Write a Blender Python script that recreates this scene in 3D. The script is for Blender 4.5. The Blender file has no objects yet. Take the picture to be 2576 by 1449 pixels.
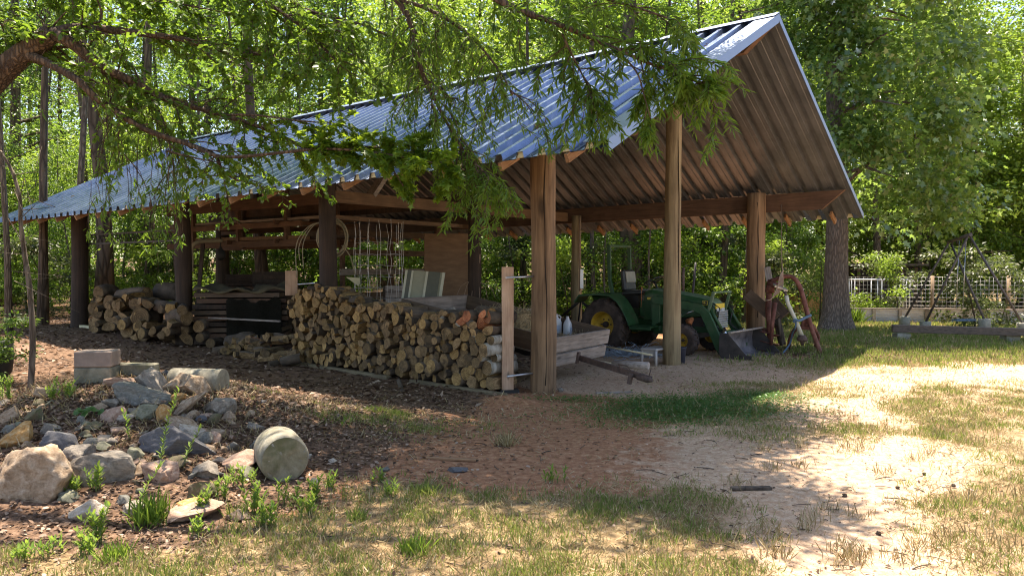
import bpy, math, random
import numpy as np
from mathutils import Vector, Matrix, Euler, noise as mnoise
R = math.radians
random.seed(7); RNG = np.random.default_rng(7)
C = bpy.context.scene.collection
scene = bpy.context.scene

# ------------------------------------------------------------------ camera, sky, sun
FPX, CX, CY, CAMH, PITCH = 1977.6, 1288.0, 724.5, 1.6, .0258
cd = bpy.data.cameras.new('camera'); cam = bpy.data.objects.new('camera', cd); C.objects.link(cam)
cam.location = (0, 0, CAMH); cam.rotation_euler = (R(90) - PITCH, 0, 0)
cd.sensor_width = 36; cd.lens = 36 * FPX / 2576; cd.clip_start = .05; cd.clip_end = 1500
scene.camera = cam
SUN_TO = Vector((.05, .30, 1)).normalized()
EL = math.asin(SUN_TO.z); AZ = math.atan2(SUN_TO.x, SUN_TO.y)
w = bpy.data.worlds.new('World'); scene.world = w; w.use_nodes = True
nt = w.node_tree; bg = nt.nodes['Background']; sky = nt.nodes.new('ShaderNodeTexSky')
sky.sky_type = 'NISHITA'; sky.sun_disc = False; sky.sun_elevation = EL; sky.sun_rotation = AZ
sky.air_density = 1.0; sky.dust_density = 1.0; sky.ozone_density = 1.5
nt.links.new(sky.outputs[0], bg.inputs[0]); bg.inputs[1].default_value = .11
sl = bpy.data.lights.new('sun', 'SUN'); so = bpy.data.objects.new('sun', sl); C.objects.link(so)
sl.energy = 5.0; sl.angle = R(.53); sl.color = (1, .95, .85)
so.rotation_euler = SUN_TO.to_track_quat('Z', 'Y').to_euler()
scene.view_settings.view_transform = 'Standard'; scene.view_settings.look = 'None'
scene.view_settings.exposure = 1.58; scene.view_settings.gamma = 1
scene.view_settings.use_white_balance = True; scene.view_settings.white_balance_temperature = 7250; scene.view_settings.white_balance_tint = 14
scene.render.engine = 'CYCLES'
cy = scene.cycles
cy.use_denoising = True; cy.max_bounces = 6; cy.diffuse_bounces = 4; cy.glossy_bounces = 3
cy.transmission_bounces = 5; cy.transparent_max_bounces = 4; cy.caustics_reflective = False; cy.caustics_refractive = False
cy.sample_clamp_indirect = 6; cy.use_adaptive_sampling = True; cy.adaptive_threshold = .008; cy.filter_width = 1.1

# ------------------------------------------------------------------ frames
TH = .9035; OX, OY = .403, 10.13
CTH, STH = math.cos(TH), math.sin(TH)
def B(x, y, z=0.): return Vector((OX + x*CTH - y*STH, OY + x*STH + y*CTH, z))
def to_b(p): dx, dy = p[0]-OX, p[1]-OY; return dx*CTH + dy*STH, -dx*STH + dy*CTH
def ray(u, v):
    x, y = (u-CX)/FPX, -(v-CY)/FPX
    cp, sp = math.cos(PITCH), math.sin(PITCH)
    return Vector((x, cp + y*sp, y*cp - sp))
def AP(u, v, d):                       # point seen at (u,v) at distance d ahead
    r = ray(u, v); return Vector((0, 0, CAMH)) + r*(d/r.y)
def sstep(t): t = min(1, max(0, t)); return t*t*(3-2*t)
def terr(x, y):
    bx, by = to_b((x, y))
    z = .22*sstep((by-5)/9)
    z += .56*math.exp(-((x+3.6)/1.75)**2 - ((y-7.5)/1.3)**2)
    z += .16*math.exp(-((x+3.2)/1.5)**2 - ((y-5.9)/.9)**2)
    z += .03*mnoise.noise(Vector((x*.8, y*.8, 0))) + .012*mnoise.noise(Vector((x*3.1, y*3.1, 5)))*(1 if y < 20 else 0)
    z += .10*math.exp(-((x+.1)/.28)**2 - ((y-9.2)/.16)**2)
    if y > 30: z += (y-30)*.02
    return z
def GP(u, v, lift=0.):                 # where the ray meets the terrain
    r = ray(u, v); p = Vector((0, 0, CAMH)); s = 1.0
    for i in range(4000):
        q = p + r*s
        if q.z <= terr(q.x, q.y) + lift: break
        s += .01 + s*.002
    q = p + r*s; q.z = terr(q.x, q.y); return q

# ------------------------------------------------------------------ mesh builder
class MB:
    def __init__(s): s.v = []; s.f = []; s.m = []; s.sm = []
    def add(s, vs, fs, mi=0, smooth=False):
        o = len(s.v); s.v += [tuple(v) for v in vs]
        for f in fs: s.f.append([i+o for i in f]); s.m.append(mi); s.sm.append(smooth)
        return s
    def box(s, c, size, rot=None, mi=0, bev=0.):
        x, y, z = [a/2 for a in size]; c = Vector(c)
        M = rot if rot is not None else Matrix.Identity(3)
        vs = [c + M @ Vector((i*x, j*y, k*z)) for i in (-1, 1) for j in (-1, 1) for k in (-1, 1)]
        s.add(vs, [(0,1,3,2),(4,6,7,5),(0,4,5,1),(2,3,7,6),(0,2,6,4),(1,5,7,3)], mi); return s
    def beam(s, a, b, wd, ht, up=(0,0,1), mi=0):      # board from a to b
        a, b = Vector(a), Vector(b); d = b-a; L = d.length; d.normalize()
        sd = d.cross(Vector(up)).normalized(); u = sd.cross(d)
        M = Matrix((d, sd, u)).transposed(); return s.box((a+b)/2, (L, wd, ht), M, mi)
    def tube(s, pts, rad, n=8, mi=0, caps=True, smooth=True, wob=0., flute=0.):
        pts = [Vector(p) for p in pts]
        if not hasattr(rad, '__len__'): rad = [rad]*len(pts)
        vs = []; fs = []; ref = None
        for i, p in enumerate(pts):
            d = (pts[min(i+1, len(pts)-1)] - pts[max(i-1, 0)])
            d = d.normalized() if d.length > 1e-9 else Vector((0,0,1))
            if ref is None: ref = Vector((1,0,0)) if abs(d.x) < .9 else Vector((0,1,0))
            a = (ref - d*ref.dot(d)).normalized(); b = d.cross(a); ref = a
            for k in range(n):
                t = 2*math.pi*k/n; rr = rad[i]
                if wob: rr *= 1 + wob*mnoise.noise(p*1.7 + Vector((math.cos(t)*1.3, math.sin(t)*1.3, 0)))
                if flute: rr *= 1 + flute*math.cos(5*t + .6)*max(0, 1-i/3)
                vs.append(p + (a*math.cos(t) + b*math.sin(t))*rr)
        for i in range(len(pts)-1):
            for k in range(n):
                k2 = (k+1) % n; fs.append((i*n+k, i*n+k2, (i+1)*n+k2, (i+1)*n+k))
        s.add(vs, fs, mi, smooth)
        if caps:
            o = len(s.v) - len(vs)
            s.f.append([o+k for k in range(n)][::-1]); s.m.append(mi); s.sm.append(False)
            s.f.append([o+(len(pts)-1)*n+k for k in range(n)]); s.m.append(mi); s.sm.append(False)
        return s
    def prism(s, poly, a, b, mi=0):                   # closed outline (3D points) swept from offset a to b
        a, b = Vector(a), Vector(b); n = len(poly)
        vs = [Vector(p)+a for p in poly] + [Vector(p)+b for p in poly]
        fs = [list(range(n))[::-1], [n+i for i in range(n)]] + [(i, (i+1) % n, n+(i+1) % n, n+i) for i in range(n)]
        return s.add(vs, fs, mi)
    def lathe(s, c, prof, n=20, axis='z', mi=0, smooth=True):   # prof: (r, h)
        c = Vector(c); vs = []
        for r, h in prof:
            for k in range(n):
                t = 2*math.pi*k/n
                p = (r*math.cos(t), r*math.sin(t), h)
                if axis == 'x': p = (h, r*math.cos(t), r*math.sin(t))
                if axis == 'y': p = (r*math.cos(t), h, r*math.sin(t))
                vs.append(c + Vector(p))
        fs = [(i*n+k, i*n+(k+1) % n, (i+1)*n+(k+1) % n, (i+1)*n+k) for i in range(len(prof)-1) for k in range(n)]
        return s.add(vs, fs, mi, smooth)
    def build(s, name, mats, parent=None, loc=None, rot=None, bevel=0.):
        me = bpy.data.meshes.new(name); me.from_pydata(s.v, [], s.f)
        for m in (mats if isinstance(mats, (list, tuple)) else [mats]): me.materials.append(m)
        me.polygons.foreach_set('material_index', s.m); me.polygons.foreach_set('use_smooth', s.sm)
        me.update()
        o = bpy.data.objects.new(name, me); C.objects.link(o)
        if parent: o.parent = parent
        if loc is not None: o.location = loc
        if rot is not None: o.rotation_euler = rot
        if bevel:
            b = o.modifiers.new('b', 'BEVEL'); b.width = bevel; b.segments = 1; b.limit_method = 'ANGLE'
        return o
def tag(o, label=None, cat=None, group=None, kind=None):
    if label: o['label'] = label
    if cat: o['category'] = cat
    if group: o['group'] = group
    if kind: o['kind'] = kind
    return o
def empty(name, label, cat, loc=(0,0,0), rz=0., group=None):
    o = bpy.data.objects.new(name, None); C.objects.link(o); o.location = loc; o.rotation_euler = (0,0,rz)
    o.empty_display_size = .1
    return tag(o, label, cat, group)
def bframe(name, label, cat, group=None):     # a thing whose parts are in shed coordinates
    return empty(name, label, cat, (OX, OY, 0), TH, group)
def kids(o): return [c for c in bpy.data.objects if c.parent == o]
def rz3(a): return Matrix.Rotation(a, 3, 'Z')
ORD = 'zeroth first second third fourth fifth sixth seventh eighth ninth tenth eleventh twelfth thirteenth fourteenth fifteenth sixteenth seventeenth eighteenth nineteenth twentieth'.split()
def ordn(n): return ORD[n] if n <= 20 else 'twenty-' + ORD[n-20] if n < 30 else 'thirtieth' if n == 30 else 'thirty-' + ORD[n-30] if n < 40 else 'fortieth'

# ------------------------------------------------------------------ materials
def nodes(name):
    m = bpy.data.materials.new(name); m.use_nodes = True; t = m.node_tree
    return m, t, t.nodes['Principled BSDF']
def N(t, typ, **kw):
    n = t.nodes.new(typ)
    for k, v in kw.items():
        if k in n.inputs: n.inputs[k].default_value = v
        else: setattr(n, k, v)
    return n
def ramp(t, fac, stops, interp='LINEAR'):
    r = t.nodes.new('ShaderNodeValToRGB'); r.color_ramp.interpolation = interp
    el = r.color_ramp.elements
    while len(el) < len(stops): el.new(.5)
    for e, (p, c) in zip(el, stops): e.position = p; e.color = (*c, 1) if len(c) == 3 else c
    t.links.new(fac, r.inputs[0]); return r.outputs[0]
def coords(t, scale=(1,1,1), kind='Object', jitter=False):
    tc = t.nodes.new('ShaderNodeTexCoord'); mp = t.nodes.new('ShaderNodeMapping')
    mp.inputs['Scale'].default_value = scale; t.links.new(tc.outputs[kind], mp.inputs['Vector'])
    if jitter:
        oi = t.nodes.new('ShaderNodeObjectInfo'); ml = t.nodes.new('ShaderNodeMath'); ml.operation = 'MULTIPLY'; ml.inputs[1].default_value = 37.
        t.links.new(oi.outputs['Random'], ml.inputs[0]); cb = t.nodes.new('ShaderNodeCombineXYZ')
        for i in range(3): t.links.new(ml.outputs[0], cb.inputs[i])
        t.links.new(cb.outputs[0], mp.inputs['Location'])
    return mp.outputs[0]
def noise(t, vec, scale, detail=5, rough=.6, dist=0.):
    n = N(t, 'ShaderNodeTexNoise', Scale=scale, Detail=detail, Roughness=rough, Distortion=dist)
    t.links.new(vec, n.inputs['Vector']); return n.outputs['Fac']
def bump(t, bsdf, h, strength=.4, dist=.02):
    b = N(t, 'ShaderNodeBump', Strength=strength, Distance=dist); t.links.new(h, b.inputs['Height']); t.links.new(b.outputs[0], bsdf.inputs['Normal'])
def mixc(t, fac, a, b, mode='MIX'):
    m = t.nodes.new('ShaderNodeMix'); m.data_type = 'RGBA'; m.blend_type = mode
    if isinstance(fac, float): m.inputs[0].default_value = fac
    else: t.links.new(fac, m.inputs[0])
    for s, c in ((6, a), (7, b)):
        if isinstance(c, tuple): m.inputs[s].default_value = (*c, 1)
        else: t.links.new(c, m.inputs[s])
    return m.outputs[2]
def objrand(t):
    return t.nodes.new('ShaderNodeObjectInfo').outputs['Random']
def mottled(name, c1, c2, scale=6, rough=.85, bmp=.3, bd=.01, stretch=(1,1,1), c3=None, rvar=0., metallic=0., det=6, spec=.5):
    m, t, b = nodes(name); v = coords(t, stretch, jitter=True); f = noise(t, v, scale, det, .65)
    st_ = [(.3, c1), (.7, c2)] if not c3 else [(.28, c1), (.5, c2), (.72, c3)]
    col = ramp(t, f, st_)
    if rvar:
        hs = t.nodes.new('ShaderNodeHueSaturation'); mr = N(t, 'ShaderNodeMapRange'); mr.inputs[3].default_value = 1-rvar; mr.inputs[4].default_value = 1+rvar
        t.links.new(objrand(t), mr.inputs[0]); t.links.new(mr.outputs[0], hs.inputs['Value']); t.links.new(col, hs.inputs['Color']); col = hs.outputs[0]
    t.links.new(col, b.inputs['Base Color']); b.inputs['Roughness'].default_value = rough; b.inputs['Metallic'].default_value = metallic
    b.inputs['Specular IOR Level'].default_value = spec
    if bmp: bump(t, b, noise(t, v, scale*2.3, 6, .7), bmp, bd)
    return m
def wood(name, dark, light, axis='x', scale=1., rough=.8, knots=True, rvar=.15, bmp=.35):
    m, t, b = nodes(name)
    sc = {'x': (.6, 9, 9), 'y': (9, .6, 9), 'z': (9, 9, .6)}[axis]
    v = coords(t, tuple(a*scale for a in sc), jitter=True); f = noise(t, v, 3., 8, .62, .6)
    v2 = coords(t, (3*scale,)*3, jitter=True); g = noise(t, v2, 1.2, 3, .5)
    col = ramp(t, f, [(.3, dark), (.5, tuple((a+c)/2 for a, c in zip(dark, light))), (.72, light)])
    col = mixc(t, .35, col, ramp(t, g, [(.3, tuple(a*.62 for a in dark)), (.7, (1,1,1))]), 'MULTIPLY')
    if knots:
        vo = N(t, 'ShaderNodeTexVoronoi', Scale=1.3); vv = coords(t, tuple(a*scale for a in {'x': (1, 3, 3), 'y': (3, 1, 3), 'z': (3, 3, 1)}[axis]), jitter=True)
        t.links.new(vv, vo.inputs['Vector']); col = mixc(t, ramp(t, vo.outputs['Distance'], [(.05, (.8,.8,.8)), (.13, (0,0,0))]), col, tuple(a*.3 for a in dark))
    hs = t.nodes.new('ShaderNodeHueSaturation'); mr = N(t, 'ShaderNodeMapRange'); mr.inputs[3].default_value = 1-rvar; mr.inputs[4].default_value = 1+rvar
    t.links.new(objrand(t), mr.inputs[0]); t.links.new(mr.outputs[0], hs.inputs['Value']); t.links.new(col, hs.inputs['Color'])
    t.links.new(hs.outputs[0], b.inputs['Base Color']); b.inputs['Roughness'].default_value = rough
    bump(t, b, f, bmp, .01); return m
def bark(name, dark, light, scale=1., moss=False):
    m, t, b = nodes(name); v = coords(t, (7*scale, 7*scale, 1.2*scale), jitter=True)
    vo = N(t, 'ShaderNodeTexVoronoi', Scale=1.6, feature='DISTANCE_TO_EDGE'); n0 = noise(t, v, 2, 5, .6, .5)
    mx = t.nodes.new('ShaderNodeMix'); mx.data_type = 'VECTOR'; mx.inputs[0].default_value = .25
    t.links.new(v, mx.inputs[4]); nn = t.nodes.new('ShaderNodeTexNoise'); nn.inputs['Scale'].default_value = 2; t.links.new(v, nn.inputs['Vector']); t.links.new(nn.outputs['Color'], mx.inputs[5])
    t.links.new(mx.outputs[1], vo.inputs['Vector'])
    h = ramp(t, vo.outputs['Distance'], [(0, (0,0,0)), (.25, (1,1,1))])
    col = mixc(t, h, dark, ramp(t, n0, [(.3, tuple((a+c)/2 for a, c in zip(dark, light))), (.7, light)]))
    if moss: col = mixc(t, ramp(t, noise(t, coords(t, (2,2,.8)), 1.5, 4), [(.5, (0,0,0)), (.62, (.7,.7,.7))]), col, (.09,.12,.04))
    t.links.new(col, b.inputs['Base Color']); b.inputs['Roughness'].default_value = .95
    bump(t, b, h, .7, .03); return m
def plain(name, col, rough=.5, metallic=0., var=.12, scale=8., bmp=0.):
    return mottled(name, tuple(a*(1-var) for a in col), tuple(min(1, a*(1+var)) for a in col), scale, rough, bmp, .004, metallic=metallic)
def leafmat(name, stops, trans, tmix=.42, rough=.42, spec=.45):
    m = bpy.data.materials.new(name); m.use_nodes = True; t = m.node_tree; b = t.nodes['Principled BSDF']; out = t.nodes['Material Output']
    g = t.nodes.new('ShaderNodeNewGeometry')
    col = ramp(t, g.outputs['Random Per Island'], stops)
    t.links.new(col, b.inputs['Base Color']); b.inputs['Roughness'].default_value = rough; b.inputs['Specular IOR Level'].default_value = spec
    tr = t.nodes.new('ShaderNodeBsdfTranslucent'); t.links.new(mixc(t, .55, col, trans), tr.inputs[0])
    mx = t.nodes.new('ShaderNodeMixShader'); mx.inputs[0].default_value = tmix
    t.links.new(b.outputs[0], mx.inputs[1]); t.links.new(tr.outputs[0], mx.inputs[2]); t.links.new(mx.outputs[0], out.inputs[0]); return m

M = {}
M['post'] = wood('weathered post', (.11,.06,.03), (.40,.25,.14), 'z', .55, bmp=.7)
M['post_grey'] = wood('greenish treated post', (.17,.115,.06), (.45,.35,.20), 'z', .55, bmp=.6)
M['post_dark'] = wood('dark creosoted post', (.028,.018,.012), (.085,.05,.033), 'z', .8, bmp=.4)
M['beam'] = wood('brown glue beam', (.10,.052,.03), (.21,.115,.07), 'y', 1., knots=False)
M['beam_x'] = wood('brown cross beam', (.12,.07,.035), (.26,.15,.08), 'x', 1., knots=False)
M['tail'] = wood('orange pine block', (.26,.13,.06), (.48,.28,.15), 'x', 2.)
M['cream'] = plain('cream foam', (.68,.6,.38), .8)
M['newwood'] = wood('fresh upright board', (.46,.28,.18), (.68,.47,.33), 'z', 1.4, rvar=.02)
M['greywood_y'] = wood('grey weathered board y', (.20,.16,.13), (.5,.42,.37), 'y', 1.3)
M['greywood_x'] = wood('grey weathered board', (.22,.18,.15), (.52,.45,.4), 'x', 1.3)
M['brownwood_x'] = wood('brown board', (.09,.058,.037), (.22,.145,.095), 'x', 1.3)
M['barkA'] = bark('grey furrowed bark', (.10,.075,.06), (.27,.21,.17), 2.9)
M['barkB'] = bark('brown bark', (.05,.036,.026), (.17,.125,.09))
M['barkC'] = bark('pale smooth bark', (.08,.06,.045), (.24,.19,.145), 2.)
M['limb'] = bark('brown limb bark', (.05,.03,.02), (.17,.11,.072), 3.)
M['black'] = plain('black rubber', (.02,.02,.02), .7)
M['steel'] = plain('galvanised pipe', (.55,.57,.62), .35, .8)
M['darksteel'] = plain('dark steel', (.05,.045,.045), .5, .5)
def firewood_end(name, c1, c2, c3):
    m, t, b = nodes(name); v = coords(t, (1, 1, 1), jitter=True)
    col = ramp(t, noise(t, v, 14, 6, .7), [(.3, c1), (.5, c2), (.7, c3)])
    wv = N(t, 'ShaderNodeTexWave', Scale=14., Distortion=3.); wv.wave_type = 'RINGS'; wv.rings_direction = 'X'
    tc = t.nodes.new('ShaderNodeTexCoord'); t.links.new(tc.outputs['Object'], wv.inputs['Vector'])
    col = mixc(t, .6, col, ramp(t, wv.outputs['Fac'], [(.2, (.4,.34,.28)), (.6, (1,1,1))]), 'MULTIPLY')
    col = mixc(t, ramp(t, noise(t, v, 5, 3), [(.55, (0,0,0)), (.68, (.75,.75,.75))]), col, tuple(a*.35 for a in c1))
    hs = t.nodes.new('ShaderNodeHueSaturation'); mr = N(t, 'ShaderNodeMapRange'); mr.inputs[3].default_value = .45; mr.inputs[4].default_value = 1.45
    t.links.new(objrand(t), mr.inputs[0]); t.links.new(mr.outputs[0], hs.inputs['Value']); t.links.new(col, hs.inputs['Color'])
    t.links.new(hs.outputs[0], b.inputs['Base Color']); b.inputs['Roughness'].default_value = .9
    bump(t, b, noise(t, v, 30, 5), .5, .01); return m
M['endA'] = firewood_end('tan split wood', (.17,.10,.035), (.33,.205,.08), (.46,.31,.135))
M['endB'] = firewood_end('grey aged wood', (.12,.075,.035), (.24,.155,.075), (.36,.24,.125))
M['endC'] = firewood_end('pale fresh wood', (.34,.20,.09), (.50,.32,.15), (.62,.43,.23))
M['endD'] = firewood_end('orange red fresh wood', (.32,.09,.04), (.48,.17,.08), (.58,.28,.14))
M['logbark'] = mottled('log bark', (.05,.036,.025), (.17,.125,.09), 9, .95, .8, .02, (.6,1,1), rvar=.3)
M['birch'] = mottled('white peeling bark', (.14,.11,.08), (.34,.31,.26), 5, .8, .4, .01, (3,1,1), c3=(.52,.49,.44))

# ------------------------------------------------------------------ ground
m, t, b = nodes('ground surface')
at = t.nodes.new('ShaderNodeVertexColor'); at.layer_name = 'cover'
sep = t.nodes.new('ShaderNodeSeparateColor'); t.links.new(at.outputs[0], sep.inputs[0])
v = coords(t, (1,1,1))
nf = noise(t, v, 16, 8, .75); nm = noise(t, v, 3.0, 9, .78); nb = noise(t, v, .7, 5, .6)
sand = ramp(t, nf, [(.28, (.36,.22,.13)), (.5, (.56,.39,.26)), (.7, (.74,.61,.46))])
sand = mixc(t, ramp(t, noise(t, v, 70, 3, .7), [(.3, (.55,.55,.55)), (.5, (1,1,1))]), (.17,.085,.045), sand)
clay = ramp(t, nf, [(.3, (.16,.07,.036)), (.5, (.38,.185,.10)), (.7, (.56,.34,.20))])
litter = ramp(t, nf, [(.32, (.05,.03,.02)), (.5, (.16,.098,.062)), (.66, (.32,.205,.14)), (.8, (.48,.35,.26))])
soil = ramp(t, nf, [(.3, (.10,.07,.035)), (.5, (.27,.19,.10)), (.7, (.46,.36,.21))])
def soft(ch, lo, hi):
    a = t.nodes.new('ShaderNodeMath'); a.operation = 'ADD'; t.links.new(ch, a.inputs[0])
    s_ = t.nodes.new('ShaderNodeMath'); s_.operation = 'MULTIPLY_ADD'; t.links.new(nm, s_.inputs[0]); s_.inputs[1].default_value = 1.5; s_.inputs[2].default_value = -.75
    t.links.new(s_.outputs[0], a.inputs[1]); return ramp(t, a.outputs[0], [(lo, (0,0,0)), (hi, (1,1,1))])
col = mixc(t, soft(sep.outputs[2], .38, .62), clay, litter)
col = mixc(t, soft(sep.outputs[0], .38, .62), col, sand)
col = mixc(t, soft(sep.outputs[1], .40, .66), col, soil)
col = mixc(t, ramp(t, nb, [(.3, (.55,.55,.55)), (.6, (0,0,0))]), col, mixc(t, .5, col, (.2,.1,.06)))
t.links.new(col, b.inputs['Base Color']); b.inputs['Roughness'].default_value = .97; b.inputs['Specular IOR Level'].default_value = .15
bump(t, b, nf, .8, .03); M['ground'] = m

def blob(x, y, cx_, cy_, rx, ry, a=0.):
    dx, dy = x-cx_, y-cy_; c_, s_ = math.cos(a), math.sin(a)
    dx, dy = dx*c_+dy*s_, -dx*s_+dy*c_
    return math.exp(-((dx/rx)**2 + (dy/ry)**2))
def gxy(u, v): p = GP(u, v); return p.x, p.y
def cover(x, y):
    """sand, grass, litter amounts of the real ground at a place"""
    bx, by = to_b((x, y))
    n1 = mnoise.noise(Vector((x*.55+3, y*.55, 1))); n2 = mnoise.noise(Vector((x*1.6, y*1.6, 7)))
    # sand: the drive on the right and the floor of the near bays
    s = sstep((x - (.1 + .16*(y-4)))/1.7) * (1 - sstep((y-12.2)/2.5))
    s = max(s, .85*sstep((bx+.3)/.6)*(1-sstep((by-4.5)/2))*(1-sstep((bx-5)/2.)))
    s = max(s, blob(x, y, 4.2, 10.5, 1.9, 1.2), blob(x, y, 2.4, 5.2, 1.6, 2.2))
    g = .0
    g = max(g, sstep(((5.9 if x > -1 else 5.9-.75*min(1, -1-x)) - y + .7*n1)/.8) * (1 - sstep((x-.9-.1*(y-4))/.8)) * 1.0)          # front grass
    g = max(g, sstep((x-.42*y-.35-.5*n1)/.9) * (1-sstep((y-9)/3)) * .7)               # right edge
    g = max(g, sstep((y-12.6-.8*n1)/1.6) * sstep((x-4.6)/1.2))                         # lawn towards the fence
    g = max(g, .9*blob(x, y, 2.0, 8.8, 1.0, .75, .3), .7*blob(x, y, 3.6, 10.2, 1.2, .7, .2), .7*blob(x, y, 5.2, 13.2, 1.4, 1.2))
    g = max(g, .7*blob(x, y, -1.3, 7.7, .9, .45), .55*blob(x, y, 3.1, 7.6, 1.2, .45))
    g += .35*n2 * (.3 < g < .95)
    l = 1 - sstep((x + 2.1 - .22*(y-5))/1.5)
    l = max(l, sstep((by-4)/3), .9*blob(x, y, 6.4, 15.5, 1.6, 1.2))
    if y > 13 and x > 5.4: l *= .5
    s -= .5*l
    return [min(1, max(0, a)) for a in (s + .25*n1*(s > .1), g, l)]
xs = np.concatenate([np.linspace(-160, -12, 30)[:-1], np.arange(-12, 12, .11), np.linspace(12, 160, 30)])
ys = np.concatenate([np.linspace(-25, 2, 20)[:-1], np.arange(2, 10, .07), np.arange(10, 24, .14), np.linspace(24, 240, 44)])
vs = []; cols = []
for y in ys:
    for x in xs:
        x_, y_ = float(x), float(y); vs.append((x_, y_, terr(x_, y_))); cols += cover(x_, y_) + [1.]
nx = len(xs)
fs = [(j*nx+i, j*nx+i+1, (j+1)*nx+i+1, (j+1)*nx+i) for j in range(len(ys)-1) for i in range(nx-1)]
me = bpy.data.meshes.new('ground'); me.from_pydata(vs, [], fs); me.materials.append(M['ground'])
ca = me.color_attributes.new('cover', 'FLOAT_COLOR', 'POINT'); ca.data.foreach_set('color', cols)
me.polygons.foreach_set('use_smooth', [True]*len(fs)); me.update()
ground = bpy.data.objects.new('ground', me); C.objects.link(ground); tag(ground, kind='structure')

# ------------------------------------------------------------------ shed
W, OG, OE, LEN = 3.652, 1.705, 1.222, 15.2
ZE, ZR, ZER = 2.842, 5.33, 2.60
T1, T2, T3 = 4.33, 8.81, 13.33
def droop(y): return -.20*max(0, (y+OG))/(LEN+OG) - .05*math.sin(math.pi*min(1, (y+OG)/(LEN+OG)))
def deckL(x, y): return ZE + (ZR-ZE)*(x+OE)/(W+OE) + droop(y)
def deckR(x, y): return ZER + (ZR-ZER)*(2*W+OE-x)/(W+OE) + droop(y)
m, t, b = nodes('corrugated galvalume roofing'); v = coords(t, (1,1,1))
n1 = noise(t, v, 1.3, 5, .6)
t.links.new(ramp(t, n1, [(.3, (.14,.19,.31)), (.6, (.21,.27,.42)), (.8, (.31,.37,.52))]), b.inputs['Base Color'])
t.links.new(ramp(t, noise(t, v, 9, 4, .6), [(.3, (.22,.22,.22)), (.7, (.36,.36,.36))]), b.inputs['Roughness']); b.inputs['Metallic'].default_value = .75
bump(t, b, noise(t, v, 2.5, 3), .3, .03); M['roof'] = m
m, t, b = nodes('roofing underside'); v = coords(t, (1,1,1)); n1 = noise(t, v, 2, 5, .6)
t.links.new(ramp(t, n1, [(.3, (.12,.128,.145)), (.7, (.205,.215,.24))]), b.inputs['Base Color']); b.inputs['Roughness'].default_value = .32; b.inputs['Metallic'].default_value = .45; M['roofunder'] = m
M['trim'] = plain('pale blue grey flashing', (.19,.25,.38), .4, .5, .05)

shed = bframe('pole_shed', 'open pole shed with corrugated metal gable roof on round timber posts', 'shed')
def deck(side):
    """roofing sheet: trapezoid ribs every 12 in running from ridge to eave, with a real sheet thickness"""
    P = .305; prof = [(0,0), (.055,0), (.062,.010), (.07,0), (.165,0), (.192,.078), (.262,.078), (.290,0)]
    pts = []; y = -OG
    while y < LEN:
        for a, h in prof:
            if y+a <= LEN: pts.append((y+a, h))
        y += P
    pts.append((LEN, 0)); mb = MB(); seg = 5
    zf = deckL if side < 0 else deckR
    for k, thick in ((0, .0), (1, -.006)):
        vs = []
        for s_ in range(seg+1):
            f = s_/seg
            x = (-OE + (W+OE+.02)*f) if side < 0 else (2*W+OE - (W+OE+.02)*f)
            wav = .006*math.sin(s_*2.1)
            for (yy, h) in pts:
                jit = (random.random()-.5)*.012 if s_ == 0 else 0
                vs.append((x + jit*2, yy, zf(x, yy) + h + thick + wav*math.sin(yy*.9)))
        n = len(pts); fs = [(i*n+j, i*n+j+1, (i+1)*n+j+1, (i+1)*n+j) for i in range(seg) for j in range(n-1)]
        if (k == 1) != (side > 0): fs = [f_[::-1] for f_ in fs]
        mb.add(vs, fs, k)
    return mb
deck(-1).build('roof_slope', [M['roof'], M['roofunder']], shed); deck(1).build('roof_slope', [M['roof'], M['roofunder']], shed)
# flashing on both rakes, near and far, and the ridge cap
def rake(side, y0, y1):
    zf = deckL if side < 0 else deckR; xa = -OE-.01 if side < 0 else 2*W+OE+.01
    mb = MB(); a = Vector((xa, 0, zf(xa, y0)+.086)); c = Vector((W, 0, zf(W, y0)+.086))
    e = .012
    sec = [(y0-.02, 0), (y1, 0), (y1, -.012), (y0-.008, -.012), (y0-.008, -.135 if side < 0 else -.10), (y0-.02, -.135 if side < 0 else -.10)]
    if y1 < y0: sec = sec[::-1]
    n = len(sec); vs = [Vector((a.x, yy, a.z+h)) for yy, h in sec] + [Vector((c.x, yy, c.z+h)) for yy, h in sec]
    mb.add(vs, [list(range(n))[::-1], [n+i for i in range(n)]] + [(i, (i+1) % n, n+(i+1) % n, n+i) for i in range(n)])
    return mb
for sd in (-1, 1):
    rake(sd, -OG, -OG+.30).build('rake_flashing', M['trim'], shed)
mb = MB(); zz = ZR+.095
for y0, y1 in ((-OG-.02, LEN),):
    vs = []
    for yy in (y0, y1):
        d = droop(yy)
        vs += [(W-.17, yy, zz-.075+d), (W, yy, zz+.016+d), (W+.17, yy, zz-.085+d), (W, yy, zz+.002+d)]
    mb.add(vs, [(0,1,5,4), (1,2,6,5), (2,3,7,6), (3,0,4,7), (0,3,2,1), (4,5,6,7)])
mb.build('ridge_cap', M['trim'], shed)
# beams on the three rows of posts
def cutbeam(x, ztop, ht, th, y0, y1, cut=.42):
    mb = MB(); prof = [(y0, 0), (y0+cut, -ht), (y1, -ht), (y1, 0)]
    return mb.prism([(x, yy, ztop+h+droop(yy)) for yy, h in prof], (-th/2,0,0), (th/2,0,0))
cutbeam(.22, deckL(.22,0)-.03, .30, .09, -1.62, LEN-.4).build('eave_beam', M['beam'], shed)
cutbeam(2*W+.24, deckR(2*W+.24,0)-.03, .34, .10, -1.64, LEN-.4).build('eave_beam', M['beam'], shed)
cutbeam(W+.05, ZR-.06, .34, .13, -1.60, LEN-.4).build('ridge_beam', M['beam'], shed)
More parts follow.
